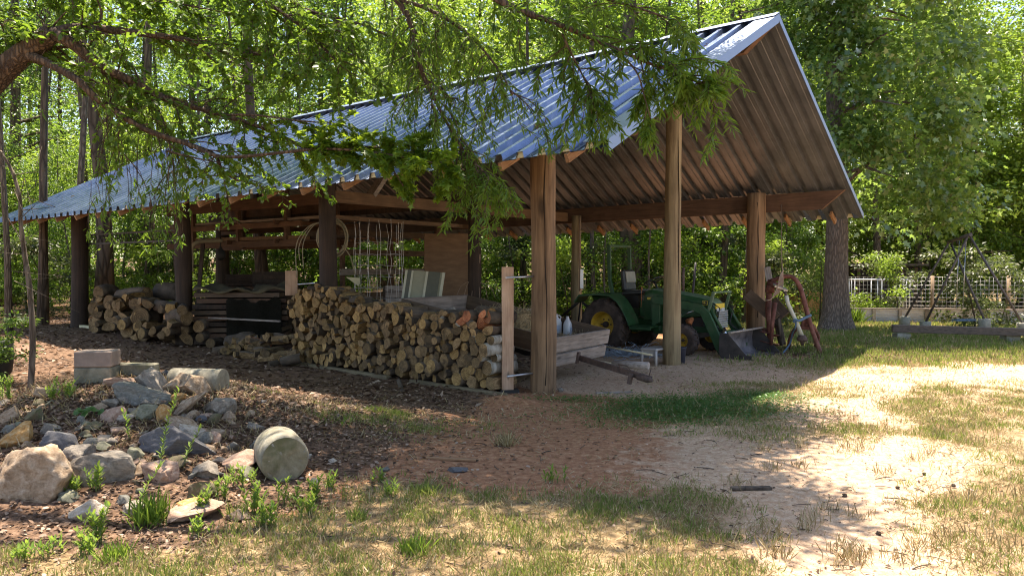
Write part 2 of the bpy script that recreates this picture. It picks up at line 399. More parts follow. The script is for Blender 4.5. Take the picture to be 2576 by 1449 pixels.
# small pine blocks under the ribs, cream closures in the rib mouths
blk = None; clo = None
tb = MB().box((0,0,0), (.36,.045,.10)); 
y = -OG + .52; i = 0
while y < LEN-.2:
    for sd in (-1, 1):
        x = -OE+.17 if sd < 0 else 2*W+OE-.17; z = (deckL if sd < 0 else deckR)(x, y)-.07
        rot = (0, -math.atan((ZR-ZE)/(W+OE))*(1 if sd < 0 else -1), 0)
        if blk is None: blk = tb.build('rafter_block', M['tail'], shed, bevel=.003); o = blk
        else: o = blk.copy(); C.objects.link(o)
        o.location = (x, y, z); o.rotation_euler = rot
    y += .915
prof = [(.170,0), (.195,.072), (.259,.072), (.284,0)]
for sd in (-1, 1):
    clo = None; y = -OG; k = 0
    while y < LEN-.3:
        if sd < 0: skip = random.random() < (.08 if y < 3 else .35 if y < 8 else .9)
        else: skip = random.random() < .45
        if not skip:
            if clo is None:
                clo = MB().prism([(0, a, h-.002) for a, h in prof], (-.012,0,0), (.012,0,0)).build('rib_closure', M['cream'], shed); o = clo
            else: o = clo.copy(); C.objects.link(o)
            x = (-OE+.03) if sd < 0 else (2*W+OE-.03)
            o.location = (x, y, (deckL if sd < 0 else deckR)(x, y+.23)-.001)
        y += .305; k += 1
# posts: round timbers, slightly bowed, with a long drying check
def post(x, y, r, ztop, mat, lean=(0,0), r2=None):
    mb = MB(); n = 12; pts = []; rr = []
    g = terr(*B(x, y)[:2])
    for i in range(n):
        f = i/(n-1); z = g-.25 + (ztop-g+.25)*f
        pts.append((x + lean[0]*(1-f) + .012*math.sin(f*5+x), y + lean[1]*(1-f), z)); rr.append((r*(1-f) + (r2 or r*.9)*f)*(1+.025*math.sin(f*9+y)))
    mb.tube(pts, rr, 22, wob=.05)
    return mb.build('post', mat, shed)
def check(x, y, r, z0, z1, ang, mat):
    mb = MB(); pts = []; n = 26
    for i in range(n):
        f = i/(n-1); a = ang + .07*math.sin(f*7+x*3) + .03*math.sin(f*23)
        rr = r*1.004
        pts.append((x+.012*math.sin(f*5+x)+rr*math.cos(a), y+rr*math.sin(a), z0+(z1-z0)*f))
    mb.tube(pts, [.002+.006*abs(math.sin(i*.37+1)) for i in range(n)], 5); return mb.build('drying_crack', mat, shed)
M['crack'] = plain('dark crack', (.03,.018,.01), .95)
post(0, 0, .166, deckL(0,0)-.01, M['post'], r2=.158)
post(W, 0, .150, ZR-.1, M['post_grey'], lean=(-.03,0), r2=.118)
post(2*W, 0, .185, 3.09, M['post'], r2=.178)
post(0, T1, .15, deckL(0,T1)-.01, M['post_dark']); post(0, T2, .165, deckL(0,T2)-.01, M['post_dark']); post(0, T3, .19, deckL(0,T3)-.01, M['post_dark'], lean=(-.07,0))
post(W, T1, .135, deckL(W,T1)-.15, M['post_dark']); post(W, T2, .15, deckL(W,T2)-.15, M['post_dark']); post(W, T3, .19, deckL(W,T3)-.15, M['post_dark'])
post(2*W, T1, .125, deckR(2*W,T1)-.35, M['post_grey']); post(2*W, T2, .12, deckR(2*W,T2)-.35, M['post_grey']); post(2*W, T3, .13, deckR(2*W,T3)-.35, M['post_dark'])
check(0, 0, .163, .1, 3.3, -2.35, M['crack']); check(W-.015, 0, .140, .05, 4.3, -2.0, M['crack']); check(2*W, 0, .184, .6, 2.9, -2.6, M['crack'])
# inner ties and a diagonal brace
MB().beam((W-.2, T1-.3, 2.92), (W-.2, T3+.3, 2.86), .07, .26).build('tie_beam', M['post_dark'], shed)
MB().beam((.2, T1+.15, 2.78), (2*W-.2, T1+.15, 2.78), .07, .2).build('tie_beam', M['beam_x'], shed)
MB().beam((.2, T1+.32, 2.45), (4.9, T1+.32, 2.42), .14, .07).build('tie_beam', M['beam_x'], shed)
MB().beam((1.1, T1+.2, 2.85), (2.1, T1+.2, 4.05), .08, .2, up=(0,1,0)).build('brace', M['greywood_x'], shed)
# metal bar joist spanning between the two far left posts
mb = MB(); a = Vector((.12, T2+.1, 2.36)); c = Vector((.12, T3-.1, 2.36))
for dz in (0, -.21):
    mb.beam(a+Vector((0,0,dz)), c+Vector((0,0,dz)), .05, .035)
n = 22
for i in range(n):
    p = a.lerp(c, i/n); q = a.lerp(c, (i+1)/n); mid = (p+q)/2 - Vector((0,0,.21))
    mb.tube([p, mid], .009, 5); mb.tube([mid, q], .009, 5)
j = mb.build('bar_joist', M['darksteel'], bframe('steel_joist', 'thin dark steel bar joist with zigzag web spanning the two leftmost posts', 'joist'))

# lumber rack in the dark middle bays
rk = bframe('lumber_rack', 'dark timber rack hung with long boards behind the left row of posts', 'rack')
X = 2.0
for (ya, zt, zb) in ((8.2, 3.3, 2.05), (10.0, 3.1, 2.1), (11.9, 3.1, 2.1)):
    for dx in (0, 1.35): MB().box((X+dx, ya, (zt+zb)/2), (.09,.09,zt-zb)).build('hanger', M['beam'], rk)
for z, h in ((3.0, .24), (2.12, .14), (2.52, .12)):
    for dx in (-.07, 1.42): MB().beam((X+dx, 6.6 if z > 2.9 else 7.6, z), (X+dx, 13.0, z), .04, h).build('rail', M['beam'], rk)
for i, (y_, z) in enumerate(((8.3, 2.12), (10.1, 2.12), (12, 2.12), (8.3, 2.52), (10.1, 2.52), (12, 2.52))):
    MB().beam((X-.2, y_+.07, z+.05), (X+1.6, y_+.07, z+.05), .05, .09).build('arm', M['beam'], rk)
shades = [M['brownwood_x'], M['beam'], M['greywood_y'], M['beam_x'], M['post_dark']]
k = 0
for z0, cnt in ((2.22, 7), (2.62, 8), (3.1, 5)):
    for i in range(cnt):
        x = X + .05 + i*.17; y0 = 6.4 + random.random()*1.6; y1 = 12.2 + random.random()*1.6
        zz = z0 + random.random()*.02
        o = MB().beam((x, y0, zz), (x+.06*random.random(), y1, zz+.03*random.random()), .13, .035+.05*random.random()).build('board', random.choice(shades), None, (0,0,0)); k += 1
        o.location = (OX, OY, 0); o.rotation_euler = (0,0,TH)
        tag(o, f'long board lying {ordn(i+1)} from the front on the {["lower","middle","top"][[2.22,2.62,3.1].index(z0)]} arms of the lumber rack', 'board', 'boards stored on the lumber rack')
# shelving and plywood between the middle and far rows
sh = bframe('timber_shelf', 'dark slatted timber shelves standing between the middle and back posts', 'shelf')
for x in (3.5, 5.0, 6.6): MB().box((x, 8.2, 1.35), (.09,.09,2.6)).build('upright', M['beam'], sh)
for z in (.45, .95, 1.5, 1.95, 2.4):
    MB().box((5.05, 8.17, z), (3.3,.04,.14)).build('shelf_rail', M['brownwood_x'] if z != 1.5 else M['greywood_x'], sh)
    MB().box((5.05, 8.45, z-.02), (3.3,.45,.03)).build('shelf_board', M['beam'], sh)
def place_uv(u, v, d): p = AP(u, v, d); return p

# ------------------------------------------------------------------ firewood
def log_mesh(kind, r, L, seed, end, brk):
    rd = random.Random(seed); n = 14
    if kind == 'round':
        out = [(r*(1+.09*mnoise.noise(Vector((math.cos(a)*1.1+seed, math.sin(a)*1.1, 3))))*math.cos(a), r*(1+.1*mnoise.noise(Vector((math.cos(a)*1.3, seed, math.sin(a)))))*math.sin(a)) for a in [2*math.pi*k/n for k in range(n)]]
        bk = [True]*n
    elif kind == 'half':
        out = [(r*1.12*math.cos(a), r*1.12*math.sin(a)-r*.35) for a in [math.pi*k/8 for k in range(9)]] + [(-r*.3, -r*.55+rd.uniform(-.1,.1)*r), (r*.35, -r*.6)]
        bk = [True]*8 + [False]*3
    elif kind == 'wedge':
        out = [(r*1.35*math.cos(a), r*1.35*math.sin(a)-r*.6) for a in [R(45)+R(90)*k/5 for k in range(6)]] + [(-r*.35, -r*.35), (rd.uniform(-.2,.2)*r, -r*1.0), (r*.4, -r*.3)]
        bk = [True]*5 + [False]*4
    else:
        k_ = rd.randint(4, 6); out = []
        for k in range(k_):
            a = 2*math.pi*(k+rd.uniform(-.28,.28))/k_; q = r*rd.uniform(.85, 1.2); out.append((q*math.cos(a), q*math.sin(a)))
        bk = [rd.random() < .35 for _ in out]
    mb = MB(); n = len(out); S = 4; vs = []
    bx_, bz_ = rd.uniform(-.12,.12)*r, rd.uniform(-.12,.12)*r
    for i in range(S+1):
        f = i/S; bow = math.sin(f*math.pi)
        for (a, c) in out: 
            q = 1 + .05*mnoise.noise(Vector((a*20, f*3+seed, c*20)))
            vs.append((L*(f-.5) + (rd.uniform(-.006,.006) if i in (0, S) else 0), a*q+bx_*bow*3, c*q+bz_*bow*3))
    fs = []
    for i in range(S):
        for k in range(n): k2 = (k+1) % n; mb.f.append([i*n+k, i*n+k2, (i+1)*n+k2, (i+1)*n+k]); mb.m.append(0 if bk[k] else 1); mb.sm.append(kind == 'round')
    mb.v = [tuple(v) for v in vs]
    mb.f.append(list(range(n))[::-1]); mb.m.append(1); mb.sm.append(False)
    mb.f.append([S*n+k for k in range(n)]); mb.m.append(1); mb.sm.append(False)
    me = bpy.data.meshes.new('firewood_log'); me.from_pydata(mb.v, [], mb.f); me.materials.append(brk); me.materials.append(end)
    me.polygons.foreach_set('material_index', mb.m); me.polygons.foreach_set('use_smooth', mb.sm); me.update(); return me
LM = {}
def logm(kind, var, end, brk):
    key = (kind, var, end, brk)
    if key not in LM: LM[key] = log_mesh(kind, 1*.1, .44, var*3.7+len(kind), M[end], M[brk])
    return LM[key]
def top_profile(y):     # height of the woodpile along its front (shed y)
    pts = [(.15,.96), (.6,1.0), (1.2,.96), (1.7,.93), (2.1,.98), (2.6,1.03), (2.95,.98), (3.3,1.06), (3.7,1.17), (4.2,1.24), (4.6,1.24), (4.95,1.16), (5.3,1.0)]
    return float(np.interp(y, [p[0] for p in pts], [p[1] for p in pts]))
def zone(y, z):
    """(kind choice, radius) for a place in the stack face"""
    if y > 3.0: return random.choice(['split','wedge','wedge','half','split']), random.uniform(.052,.092)
    if y > 1.25 and z < .58 and not (y < 1.8 and z < .1): return random.choice(['round','round','split']), random.uniform(.036,.052)
    if y > 1.55: return random.choice(['round','wedge','half','split']), random.uniform(.045,.07)
    return random.choice(['round','round','round','half','split']), random.uniform(.042,.095)
placed = []
for it in range(2600):
    best = None; hint_y = random.uniform(.36, 5.1)
    kind, r = zone(hint_y, 0); 
    for c in range(46):
        y = min(5.12-r, max(.36+r, random.uniform(.36, 5.12))) if c > 14 else min(5.12-r, max(.36+r, hint_y + random.uniform(-.5,.5)))
        z = r
        for (py, pz, pr, _k) in placed:
            dy = abs(py-y); s_ = pr+r
            if dy < s_: z = max(z, pz + math.sqrt(s_*s_-dy*dy)*.93)
        if z + r*.4 > top_profile(y): continue
        if best is None or z < best[1]: best = (y, z)
    if best is None: 
        if it > 2300: break
        continue
    y, z = best; kind, r2 = zone(y, z)
    r2 = min(r2, r*1.25) if r2 > r else r2
    placed.append((y, z, r if abs(r2-r) > .03 else max(r, r2*.97), kind))
    if len(placed) >= 296: break
pile_g = 'stacked firewood logs of the long woodpile'
placed.sort(key=lambda p: (int(p[0]/.30), p[1]))
colcount = {}
for i, (y, z, r, kind) in enumerate(placed):
    if y > 3.0: end = random.choice(['endA','endA','endB'])
    elif y < .95 and z > .55: end = random.choice(['endC','endC','endA'])
    else: end = random.choice(['endB','endA','endB'])
    brk = 'logbark'
    if y < .75 and .2 < z < .75 and random.random() < .38: brk = 'birch'; kind = 'round'; end = 'endB'
    red = y < .95 and z > .84
    if red: end = 'endD'
    o = bpy.data.objects.new('firewood_log', logm(kind, random.randint(0, 4), end, brk)); C.objects.link(o)
    x = -.46 + .0*y + random.uniform(-.05,.05)
    # the pile front follows the grey rail on the ground
    xf = -.60 + .085*y
    bz = terr(*B(xf, y)[:2])
    o.location = B(xf + .22 + random.uniform(-.075,.05), y, z + bz + .035)
    o.rotation_euler = Euler((random.uniform(0, 6.28), random.uniform(-.09,.09), TH + random.uniform(-.15,.15) + (random.uniform(-.5,.5) if z > top_profile(y)-.16 and random.random() < .3 else 0)), 'XYZ')
    s_ = r/.1*1.04; o.scale = (random.uniform(.9,1.1), s_, s_*random.uniform(.9,1.0))
    cidx = int(y/.30); colcount[cidx] = colcount.get(cidx, 0) + 1
    look = {'round': 'round', 'half': 'half-round', 'wedge': 'wedge-split', 'split': 'rough split'}[kind]
    colr = {'endA': 'tan', 'endB': 'grey-brown', 'endC': 'pale fresh', 'endD': 'orange-red'}[end]
    if brk == 'birch': colr = 'white-barked'
    tag(o, f'{colr} {look} log, {ordn(colcount[cidx])} from the bottom in hand-span {ordn(cidx)} left of the upright board', 'log', pile_g)
# loose pieces lying along the top
for i, (u, v, d, kind, r, L, a, brk, end, lab) in enumerate([
    (800,722,12.9,'half',.075,1.2,.9,'logbark','endC','pale wedge of fresh split wood pointing up at the top left of the woodpile'),
    (846,735,12.6,'half',.085,1.5,1.45,'logbark','endA','grey-barked half log lying lengthwise on the highest part of the woodpile'),
    (880,752,12.2,'half',.085,1.5,1.35,'logbark','endA','grey flaky half log lying lengthwise below the highest one on the woodpile'),
    (965,775,11.7,'split',.09,1.2,1.2,'endC','endC','broad pale split slab in the dip of the woodpile beside the striped panel'),
    (1004,772,11.5,'round',.075,1.3,.3,'logbark','endB','grey-barked log tilted across the middle hump of the woodpile'),
    (1085,792,11.2,'half',.08,1.2,1.2,'logbark','endB','dark rough log below the striped panel on top of the woodpile'),
    (1125,792,10.8,'round',.035,1.5,.5,'birch','endC','thin pale forked branch leaning on top of the woodpile'),
    (1140,806,10.6,'round',.03,1.5,1.1,'birch','endC','thin pale stick lying flat across the woodpile top'),
    (1222,786,10.2,'round',.075,.8,1.15,'logbark','endA','short thick log with deep furrowed bark on the woodpile beside the straw'),
    (1180,812,10.2,'round',.05,1.3,.9,'logbark','endB','bluish grey-barked log lying on the right part of the woodpile'),
    (1008,975,10.4,'round',.032,1.3,.9,'logbark','endA','thin bare stick leaning from the ground on the foot of the woodpile'),
]):
    o = bpy.data.objects.new('firewood_log', logm(kind, i % 5, end, brk)); C.objects.link(o)
    o.location = AP(u, v, d); o.rotation_euler = (random.uniform(0,6), -.18 if 'stick' in lab or 'branch' in lab else -.04, TH+a); o.scale = (L, r/.1, r/.1)
    tag(o, lab, 'log')
# rails on the ground in front of the stack
M['railwood'] = wood('dull tan rail', (.16,.12,.07), (.32,.26,.16), 'y', 1.)
MB().beam((-.66, .1, .02), (-.50, 1.9, .02), .09, .055).build('ground_rail', M['railwood'], None, (OX, OY, 0), (0,0,TH), .004)
tag(bpy.context.scene.objects['ground_rail'], 'pale timber rail on the ground under the near end of the woodpile', 'rail')
o = MB().beam((-.46, 2.4, .02), (-.16, 5.6, .02), .09, .055).build('ground_rail', M['railwood'], None, (OX, OY, 0), (0,0,TH), .004)
tag(o, 'grey timber rail on the ground under the far end of the woodpile', 'rail')
o = MB().beam(GP(185,823)+Vector((0,0,.03)), GP(232,828)+Vector((0,0,.03)), .09, .07).build('ground_rail', M['cream']); tag(o, 'short pale rail end poking out at the foot of the leftmost post', 'rail')
# upright board with two conduit pins
ub = bframe('upright_board', 'fresh reddish upright board holding the right end of the woodpile', 'board')
pB = to_b(GP(1277, 988)); zb = terr(*B(*pB)[:2])
MB().box((pB[0], pB[1], zb+.03+.79), (.15,.045,1.58), rz3(-.72)).build('plank', M['newwood'], ub, bevel=.004)
MB().box((pB[0]+.03, pB[1], zb+.015), (.24,.16,.05), rz3(-.72)).build('foot_block', M['black'], ub)
pl_ = [None, None]
for i, (v, du) in enumerate(((697, 8), (945, 2))):
    a = AP(1277-du*.5, v+ (2 if i == 0 else 2), 9.80); c = AP(1352, v-2 if i == 0 else v-8, 10.10)
    ta, tc_ = to_b(a), to_b(c)
    MB().tube([(ta[0], ta[1], a.z), (tc_[0], tc_[1], c.z)], .014, 12).build('conduit_pin', M['steel'], ub)
# pine offcut and rod at the far end of the stack
o = MB().box((0,0,0), (.20,.03,.42)).build('board_offcut', M['newwood'], None, AP(733, 712, 13.3), (0,0,.35), .003); tag(o, 'short grey-pink board end standing above the left end of the woodpile', 'board')
o = MB().tube([AP(746,716,13.4), AP(832,709,13.2)], .016, 10).build('conduit_rod', M['steel']); tag(o, 'shiny metal rod between the short board end and the dark brown post', 'pipe')

# big rounds between the two far left posts
def bigrounds():
    L1 = [(283,831,.16),(331,838,.20),(373,838,.20),(322,800,.17),(366,797,.20),(292,793,.17),(246,836,.17),(210,0,0),(258,806,.15),(247,775,.14),(288,757,.15),(352,765,.15),
          (262,735,.17),(400,838,.10),(430,833,.12),(475,828,.15),(480,855,.17),(513,848,.11),(510,820,.12),(455,850,.14),(540,862,.13),(612,862,.17)]
    looks = ['dark weathered','tan cracked','grey ringed','brown knotty','pale barked','rough','mossy','split-faced','hollow','reddish','dusty','broad','lopsided','small','squat','burly','chipped','scarred','lighter','stubby','bark-edged','wide']
    k = 0
    for i, (u, v, r) in enumerate(L1):
        if r == 0: continue
        d = 17.6 - (u-240)*.0126; p = AP(u, v, d)
        if u > 440: d = 15.6 - (u-470)*.006; p = AP(u, v, d)
        o = bpy.data.objects.new('log_round', logm('round' if k % 3 else 'half', k % 5, 'endB', 'logbark')); C.objects.link(o); r *= random.uniform(.72, 1.0)
        d_ = (AP(u, v, d+.3) - p).normalized(); 
        zz = max(p.z, terr(p.x, p.y) + r)
        o.location = (p.x, p.y+.1, zz); o.rotation_euler = (k*1.3, 0, R(95) - .25 + random.uniform(-.12,.12)); o.scale = (1.15, r/.1, r/.1)
        row = 'bottom' if v > 822 else 'middle' if v > 785 else 'top'; left = sum(1 for q in L1 if q[2] and q[0] < u and (('bottom' if q[1] > 822 else 'middle' if q[1] > 785 else 'top') == row))
        tag(o, f'thick log round, {ordn(left+1)} from the left in the {row} row of the far heap', 'log', 'thick log rounds heaped by the far posts'); k += 1
    for (u0,v0,u1,v1,d,r,lab) in ((300,748,372,740,17.2,.19,'long mossy dark log lying on top of the thick rounds'), (400,735,462,738,17.4,.24,'stubby dark trunk section behind the top of the thick rounds'),
            (395,768,465,782,15.9,.14,'bark-covered log lying lengthwise against the second dark post'), (430,795,470,800,15.3,.17,'thick grey-barked trunk section in front of the second dark post'), (575,862,640,858,14.6,.16,'long round log pointing right along the ground before the low heap')):
        a, c = AP(u0, v0, d), AP(u1, v1, d-.3)
        o = bpy.data.objects.new('trunk_section', logm('round', int(u0) % 5, 'endB', 'logbark')); C.objects.link(o); mid = (a+c)/2; dd = c-a
        r *= .82
        o.location = (mid.x, mid.y, max(mid.z, terr(mid.x, mid.y)+r)); o.rotation_euler = (0, -math.atan2(dd.z, math.hypot(dd.x, dd.y)), math.atan2(dd.y, dd.x)); o.scale = (dd.length/.44, r/.1, r/.1); tag(o, lab, 'log')
bigrounds()
hr = random.Random(19)
for i in range(44):
    u = hr.uniform(238, 470); v = hr.uniform(742 + abs(u-330)*.16, 852); d = 17.2 - (u-240)*.011 + (850-v)*.004; p = AP(u, v, d); r = hr.uniform(.06,.115)
    o = bpy.data.objects.new('firewood_log', logm(hr.choice(['round','half','split','wedge']), i % 5, hr.choice(['endB','endB','endA']), 'logbark')); C.objects.link(o)
    o.location = (p.x, p.y, max(p.z, terr(p.x, p.y)+r*.8)); o.rotation_euler = (hr.uniform(0,6), hr.uniform(-.15,.15), R(88) + hr.uniform(-.5,.5)); o.scale = (1.1, r/.1, r/.1)
    tag(o, 'smaller dusty log wedged among the thick rounds of the far heap', 'log', 'smaller logs in the far heap')
# low scatter of split wood continuing to the main pile
rows = []
cnt = 0
for i in range(46):
    u = random.uniform(560, 735); f = (u-560)/175; v = random.uniform(862 - 22*f, 893 + 22*f)
    d = 14.4 - f*1.6 + (893-v)*.012
    p = AP(u, v, d); r = random.uniform(.05,.085); kind = random.choice(['wedge','half','split','split'])
    o = bpy.data.objects.new('firewood_log', logm(kind, i % 5, random.choice(['endA','endB','endD' if i % 7 == 0 else 'endB']), 'logbark')); C.objects.link(o)
    o.location = (p.x, p.y, max(terr(p.x, p.y)+r*.7, p.z)); o.rotation_euler = (random.uniform(0,6), random.uniform(-.3,.3), random.uniform(0, 3)); o.scale = (.85, r/.1, r/.1)
    rows.append((u, o))
rows.sort(key=lambda a: a[0])
for k, (u, o) in enumerate(rows):
    tag(o, 'tumbled piece of split wood in the low heap left of the long woodpile', 'log', 'tumbled split wood in the low heap')

# ------------------------------------------------------------------ utility trailer, tongue resting on the ground
A_ = Vector((1.466, 11.98)); Lr = Vector((-.853, .5215)); Wd = Vector((.5215, .853))
tilt = R(10.2); TW, TL = 1.78, 2.62
tr = empty('utility_trailer', 'low grey wooden utility trailer tipped onto its tongue behind the near post', 'trailer', (A_.x, A_.y, .67))
tr.matrix_world = Matrix.Translation((A_.x, A_.y, .67)) @ Matrix(((Lr.x, -Wd.x, 0, 0), (Lr.y, -Wd.y, 0, 0), (0, 0, 1, 0), (0, 0, 0, 1))) @ Matrix.Rotation(-tilt, 4, 'Y')
# local: x to the rear, y to the camera's left, z up, origin at front right top corner
WX, WY = M['greywood_x'], M['greywood_y']
M['hauledwood_y'] = wood('trailer board', (.20,.155,.125), (.50,.41,.35), 'y', 1.1)
MB().box((-.02, -.0+TW/2, -.11), (.04, TW, .215)).build('front_board', M['hauledwood_y'], tr, bevel=.004)
MB().box((-.05, .12+TW/2, -.315), (.04, TW+.02, .165)).build('lower_front_board', M['hauledwood_y'], tr, bevel=.004)
MB().box((TL/2, .02, -.12), (TL, .04, .24)).build('side_board', M['brownwood_x'], tr, bevel=.004)
MB().box((TL/2, TW-.02, -.12), (TL, .04, .24)).build('side_board', M['brownwood_x'], tr, bevel=.004)
MB().box((TL+.02, TW/2, -.12), (.04, TW, .24)).build('rear_board', M['hauledwood_y'], tr, bevel=.004)
MB().box((TL/2, TW/2, -.26), (TL-.02, TW-.09, .03)).build('bed', WX, tr)
mb = MB().box((TL/2, .25, -.33), (TL, .06, .09)).box((TL/2, TW-.25, -.33), (TL, .06, .09)).box((1.4, TW/2, -.36), (.07, TW, .07))
mb.build('frame', M['darksteel'], tr)
for yy in (-.12, TW+.12):
    w_ = MB().lathe((1.4, yy, -.48), [(.10,-.09), (.25,-.09), (.285,-.06), (.285,.06), (.25,.09), (.10,.09)], 24, 'y').build('tyre', M['black'], tr)
    MB().lathe((1.4, yy, -.48), [(.0,-.05), (.15,-.05), (.155,-.085), (.165,.0), (.155,.085), (.15,.05), (0,.05)], 20, 'y').build('rim', M['steel'], w_)
# the tongue
fr = tr.matrix_world.inverted()
def toT(p): return fr @ Vector(p)
M['rusty'] = mottled('rusty dark steel', (.05,.035,.03), (.16,.10,.08), 14, .8, .3, .003)
t0, t1_ = toT((.92, 10.84, .36)), toT(AP(1637, 954, 9.62))
MB().beam(t0, t1_, .055, .075).build('tongue', M['rusty'], tr, bevel=.003)
MB().tube([toT(AP(1560, 926, 9.95)), toT(AP(1556, 917, 9.95)), toT(AP(1578, 920, 9.85)), toT(AP(1586, 932, 9.8))], .008, 8).build('handle', M['rusty'], tr)
MB().box(toT(AP(1585, 953, 9.8)), (.05,.05,.13)).build('jack_foot', M['rusty'], tr)
MB().tube([toT(AP(1604,948,9.72)), toT(AP(1630,955,9.62)), toT(AP(1642,957,9.58))], [.035,.04,.02], 10).tube([toT(AP(1632,948,9.62)), toT(AP(1638,928,9.6))], .007, 6).build('coupler', M['rusty'], tr)
MB().box(toT(AP(1454, 900, 10.78)), (.03,.06,.16)).build('tongue_bracket', M['rusty'], tr)
def T(x, y, z): return tr.matrix_world @ Vector((x, y, z))
bpy.context.view_layer.update()
def T(x, y, z): return tr.matrix_world @ Vector((x, y, z))
# straw bale, jugs, buckets
M['straw'] = mottled('straw', (.24,.17,.08), (.55,.42,.24), 30, .95, .6, .01)
def strawmess(name, c, sz, n, L, rad, lab, cat, rot=0., core=True):
    mb = MB(); rd = random.Random(5)
    if core: mb.box((0,0,0), [a*1.85 for a in sz])
    for i in range(n):
        ax = rd.randint(0, 2); p = [rd.uniform(-1,1)*sz[k]*1.0 for k in range(3)]
        p[ax] = rd.choice((-1,1))*sz[ax]*rd.uniform(.9,1.08) if ax != 2 else sz[2]*rd.uniform(.9,1.12)
        a = Vector(p); d = Vector((rd.gauss(0,1), rd.gauss(0,1), rd.gauss(0,.5))).normalized()*L*rd.uniform(.4,1)
        q = a + d*.5 + Vector((0,0,rd.uniform(-.01,.02))); e = a + d
        mb.tube([a, q, e], rad, 3, caps=False)
    o = mb.build(name, M['straw'], None, c, (0,0,rot)); tag(o, lab, cat); return o
c = T(1.15, 1.1, -.10)
strawmess('straw_bale', c, (.42,.26,.17), 1500, .16, .0028, 'shaggy golden straw bale lying in the trailer behind the upright board', 'straw bale', 2.6)
tag(strawmess('loose_straw', T(.62, .75, -.225), (.55,.6,.012), 1500, .12, .0028, 'loose straw chaff', 'straw', 2.6, False), 'loose straw scattered over the trailer floor behind the front board', kind='stuff')
M['jug'] = plain('milky plastic', (.55,.56,.57), .4, 0, .05); M['label'] = plain('faded blue label', (.34,.40,.50), .6)
def jug(p, rot, lab):
    e = empty('plastic_jug', lab, 'jug', p, rot, 'white plastic jugs in the trailer')
    mb = MB(); sec = [(.075,.05,0), (.085,.06,.02), (.085,.06,.17), (.07,.05,.21), (.035,.028,.25), (.02,.02,.262), (.02,.02,.285)]
    vs = []; n = 16
    for a, b_, z in sec:
        for k in range(n):
            t_ = 2*math.pi*k/n; cc, ss = math.cos(t_), math.sin(t_)
            vs.append((a*math.copysign(abs(cc)**.55, cc), b_*math.copysign(abs(ss)**.55, ss), z))
    mb.add(vs, [(i*n+k, i*n+(k+1) % n, (i+1)*n+(k+1) % n, (i+1)*n+k) for i in range(len(sec)-1) for k in range(n)], 0, True)
    mb.build('bottle', M['jug'], e)
    MB().tube([(.06,0,.2), (.075,0,.26), (.045,0,.285), (.015,0,.27)], .009, 8).build('handle', M['jug'], e)
    MB().tube([(0,0,.283), (0,0,.305)], .022, 12).build('cap', M['jug'], e)
    MB().box((0,-.0612,.09), (.1,.002,.09)).build('label', M['label'], e)
jug(T(.78, .16, -.24), .2, 'white plastic jug with a blue label, nearer the front of the trailer rail')
jug(T(.60, .12, -.24), 1.2, 'white plastic jug with its side turned, right beside the labelled one')
bk = empty('white_bucket', 'white plastic bucket with a rolled rim standing in the trailer beside the near post', 'bucket', T(1.05,.30,-.24))
MB().lathe((0,0,0), [(0,0), (.115,0), (.135,.30), (.15,.305), (.15,.335), (.138,.34), (.13,.33), (.112,.02), (0,.02)], 24).build('pail', M['jug'], bk)
MB().box((-.04,-.128,.14), (.09,.004,.11)).build('label', M['label'], bk)
tub = empty('galvanised_tub', 'dull galvanised tub with a lid behind the straw bale', 'tub', GP(1322, 842)); tub.location = AP(1323, 776, 14.2); 
MB().lathe((0,0,0), [(0,.16), (.04,.16), (.3,.12), (.36,.07), (.36,.04), (.34,.03), (.34,-.05), (.33,-.06), (.32,-.5), (0,-.5)], 28).build('body', M['steel'], tub)
tub.location.z = terr(tub.location.x, tub.location.y) + .5 + .2
MB().box((0,0,-.6), (.7,.5,.2)).build('pedestal', M['brownwood_x'], tub)

# wire heap, stool, round post offcut, small bucket
M['wire'] = plain('blue grey wire', (.36,.45,.54), .45, .5); M['plastic'] = plain('tan grey plastic', (.45,.42,.40), .5)
mb = MB(); rd = random.Random(2); c0 = GP(1572, 897)
for i in range(120):
    a = rd.uniform(0, 6.28); r_ = rd.uniform(.05,.62)**1
    p = Vector((c0.x + r_*math.cos(a)*1.05, c0.y + .15 + r_*math.sin(a)*.75, rd.uniform(.0,.02))); pts = [p]
    h = .30*(1 - r_/.75)
    ang = rd.uniform(0, 6.28)
    for k in range(9):
        ang += rd.uniform(-.9,.9); p = p + Vector((math.cos(ang)*.07, math.sin(ang)*.06, rd.uniform(-.05,.06))); p.z = min(max(.01, p.z), h+.05); pts.append(p)
    mb.tube(pts, .0042, 4, caps=False)
o = mb.build('wire_heap', M['wire']); tag(o, 'tangled heap of bluish fence wire on the ground behind the trailer front', 'wire')
for (a, c, d0, d1, lab) in (((1435,893),(1585,925),12.2,11.2,'thin tan pole lying across the wire heap, nearest the trailer'), ((1505,868),(1640,893),12.9,12.2,'thin pale pole lying along the back edge of the wire heap')):
    o = MB().tube([AP(*a, d0), AP(*c, d1)], .014, 8).build('thin_pole', M['cream']); tag(o, lab, 'pole')
st = empty('plastic_stool', 'tan plastic step stool standing behind the middle round post', 'stool', GP(1640, 918), TH)
pz = 0
MB().box((.12,0,.26), (.50,.30,.035)).build('seat', M['plastic'], st, bevel=.012)
for sx in (-.1, .34):
    for sy in (-.12, .12): MB().tube([(sx*1.05,sy*1.1,0), (sx,sy,.245)], [.022,.03], 8).build('leg', M['plastic'], st)
    MB().box((sx, 0, .20), (.02,.24,.09)).build('apron', M['plastic'], st)
a, c = AP(1541,916,11.2), AP(1632,920,10.95)
for q in (a, c): q.z = max(q.z, .07)
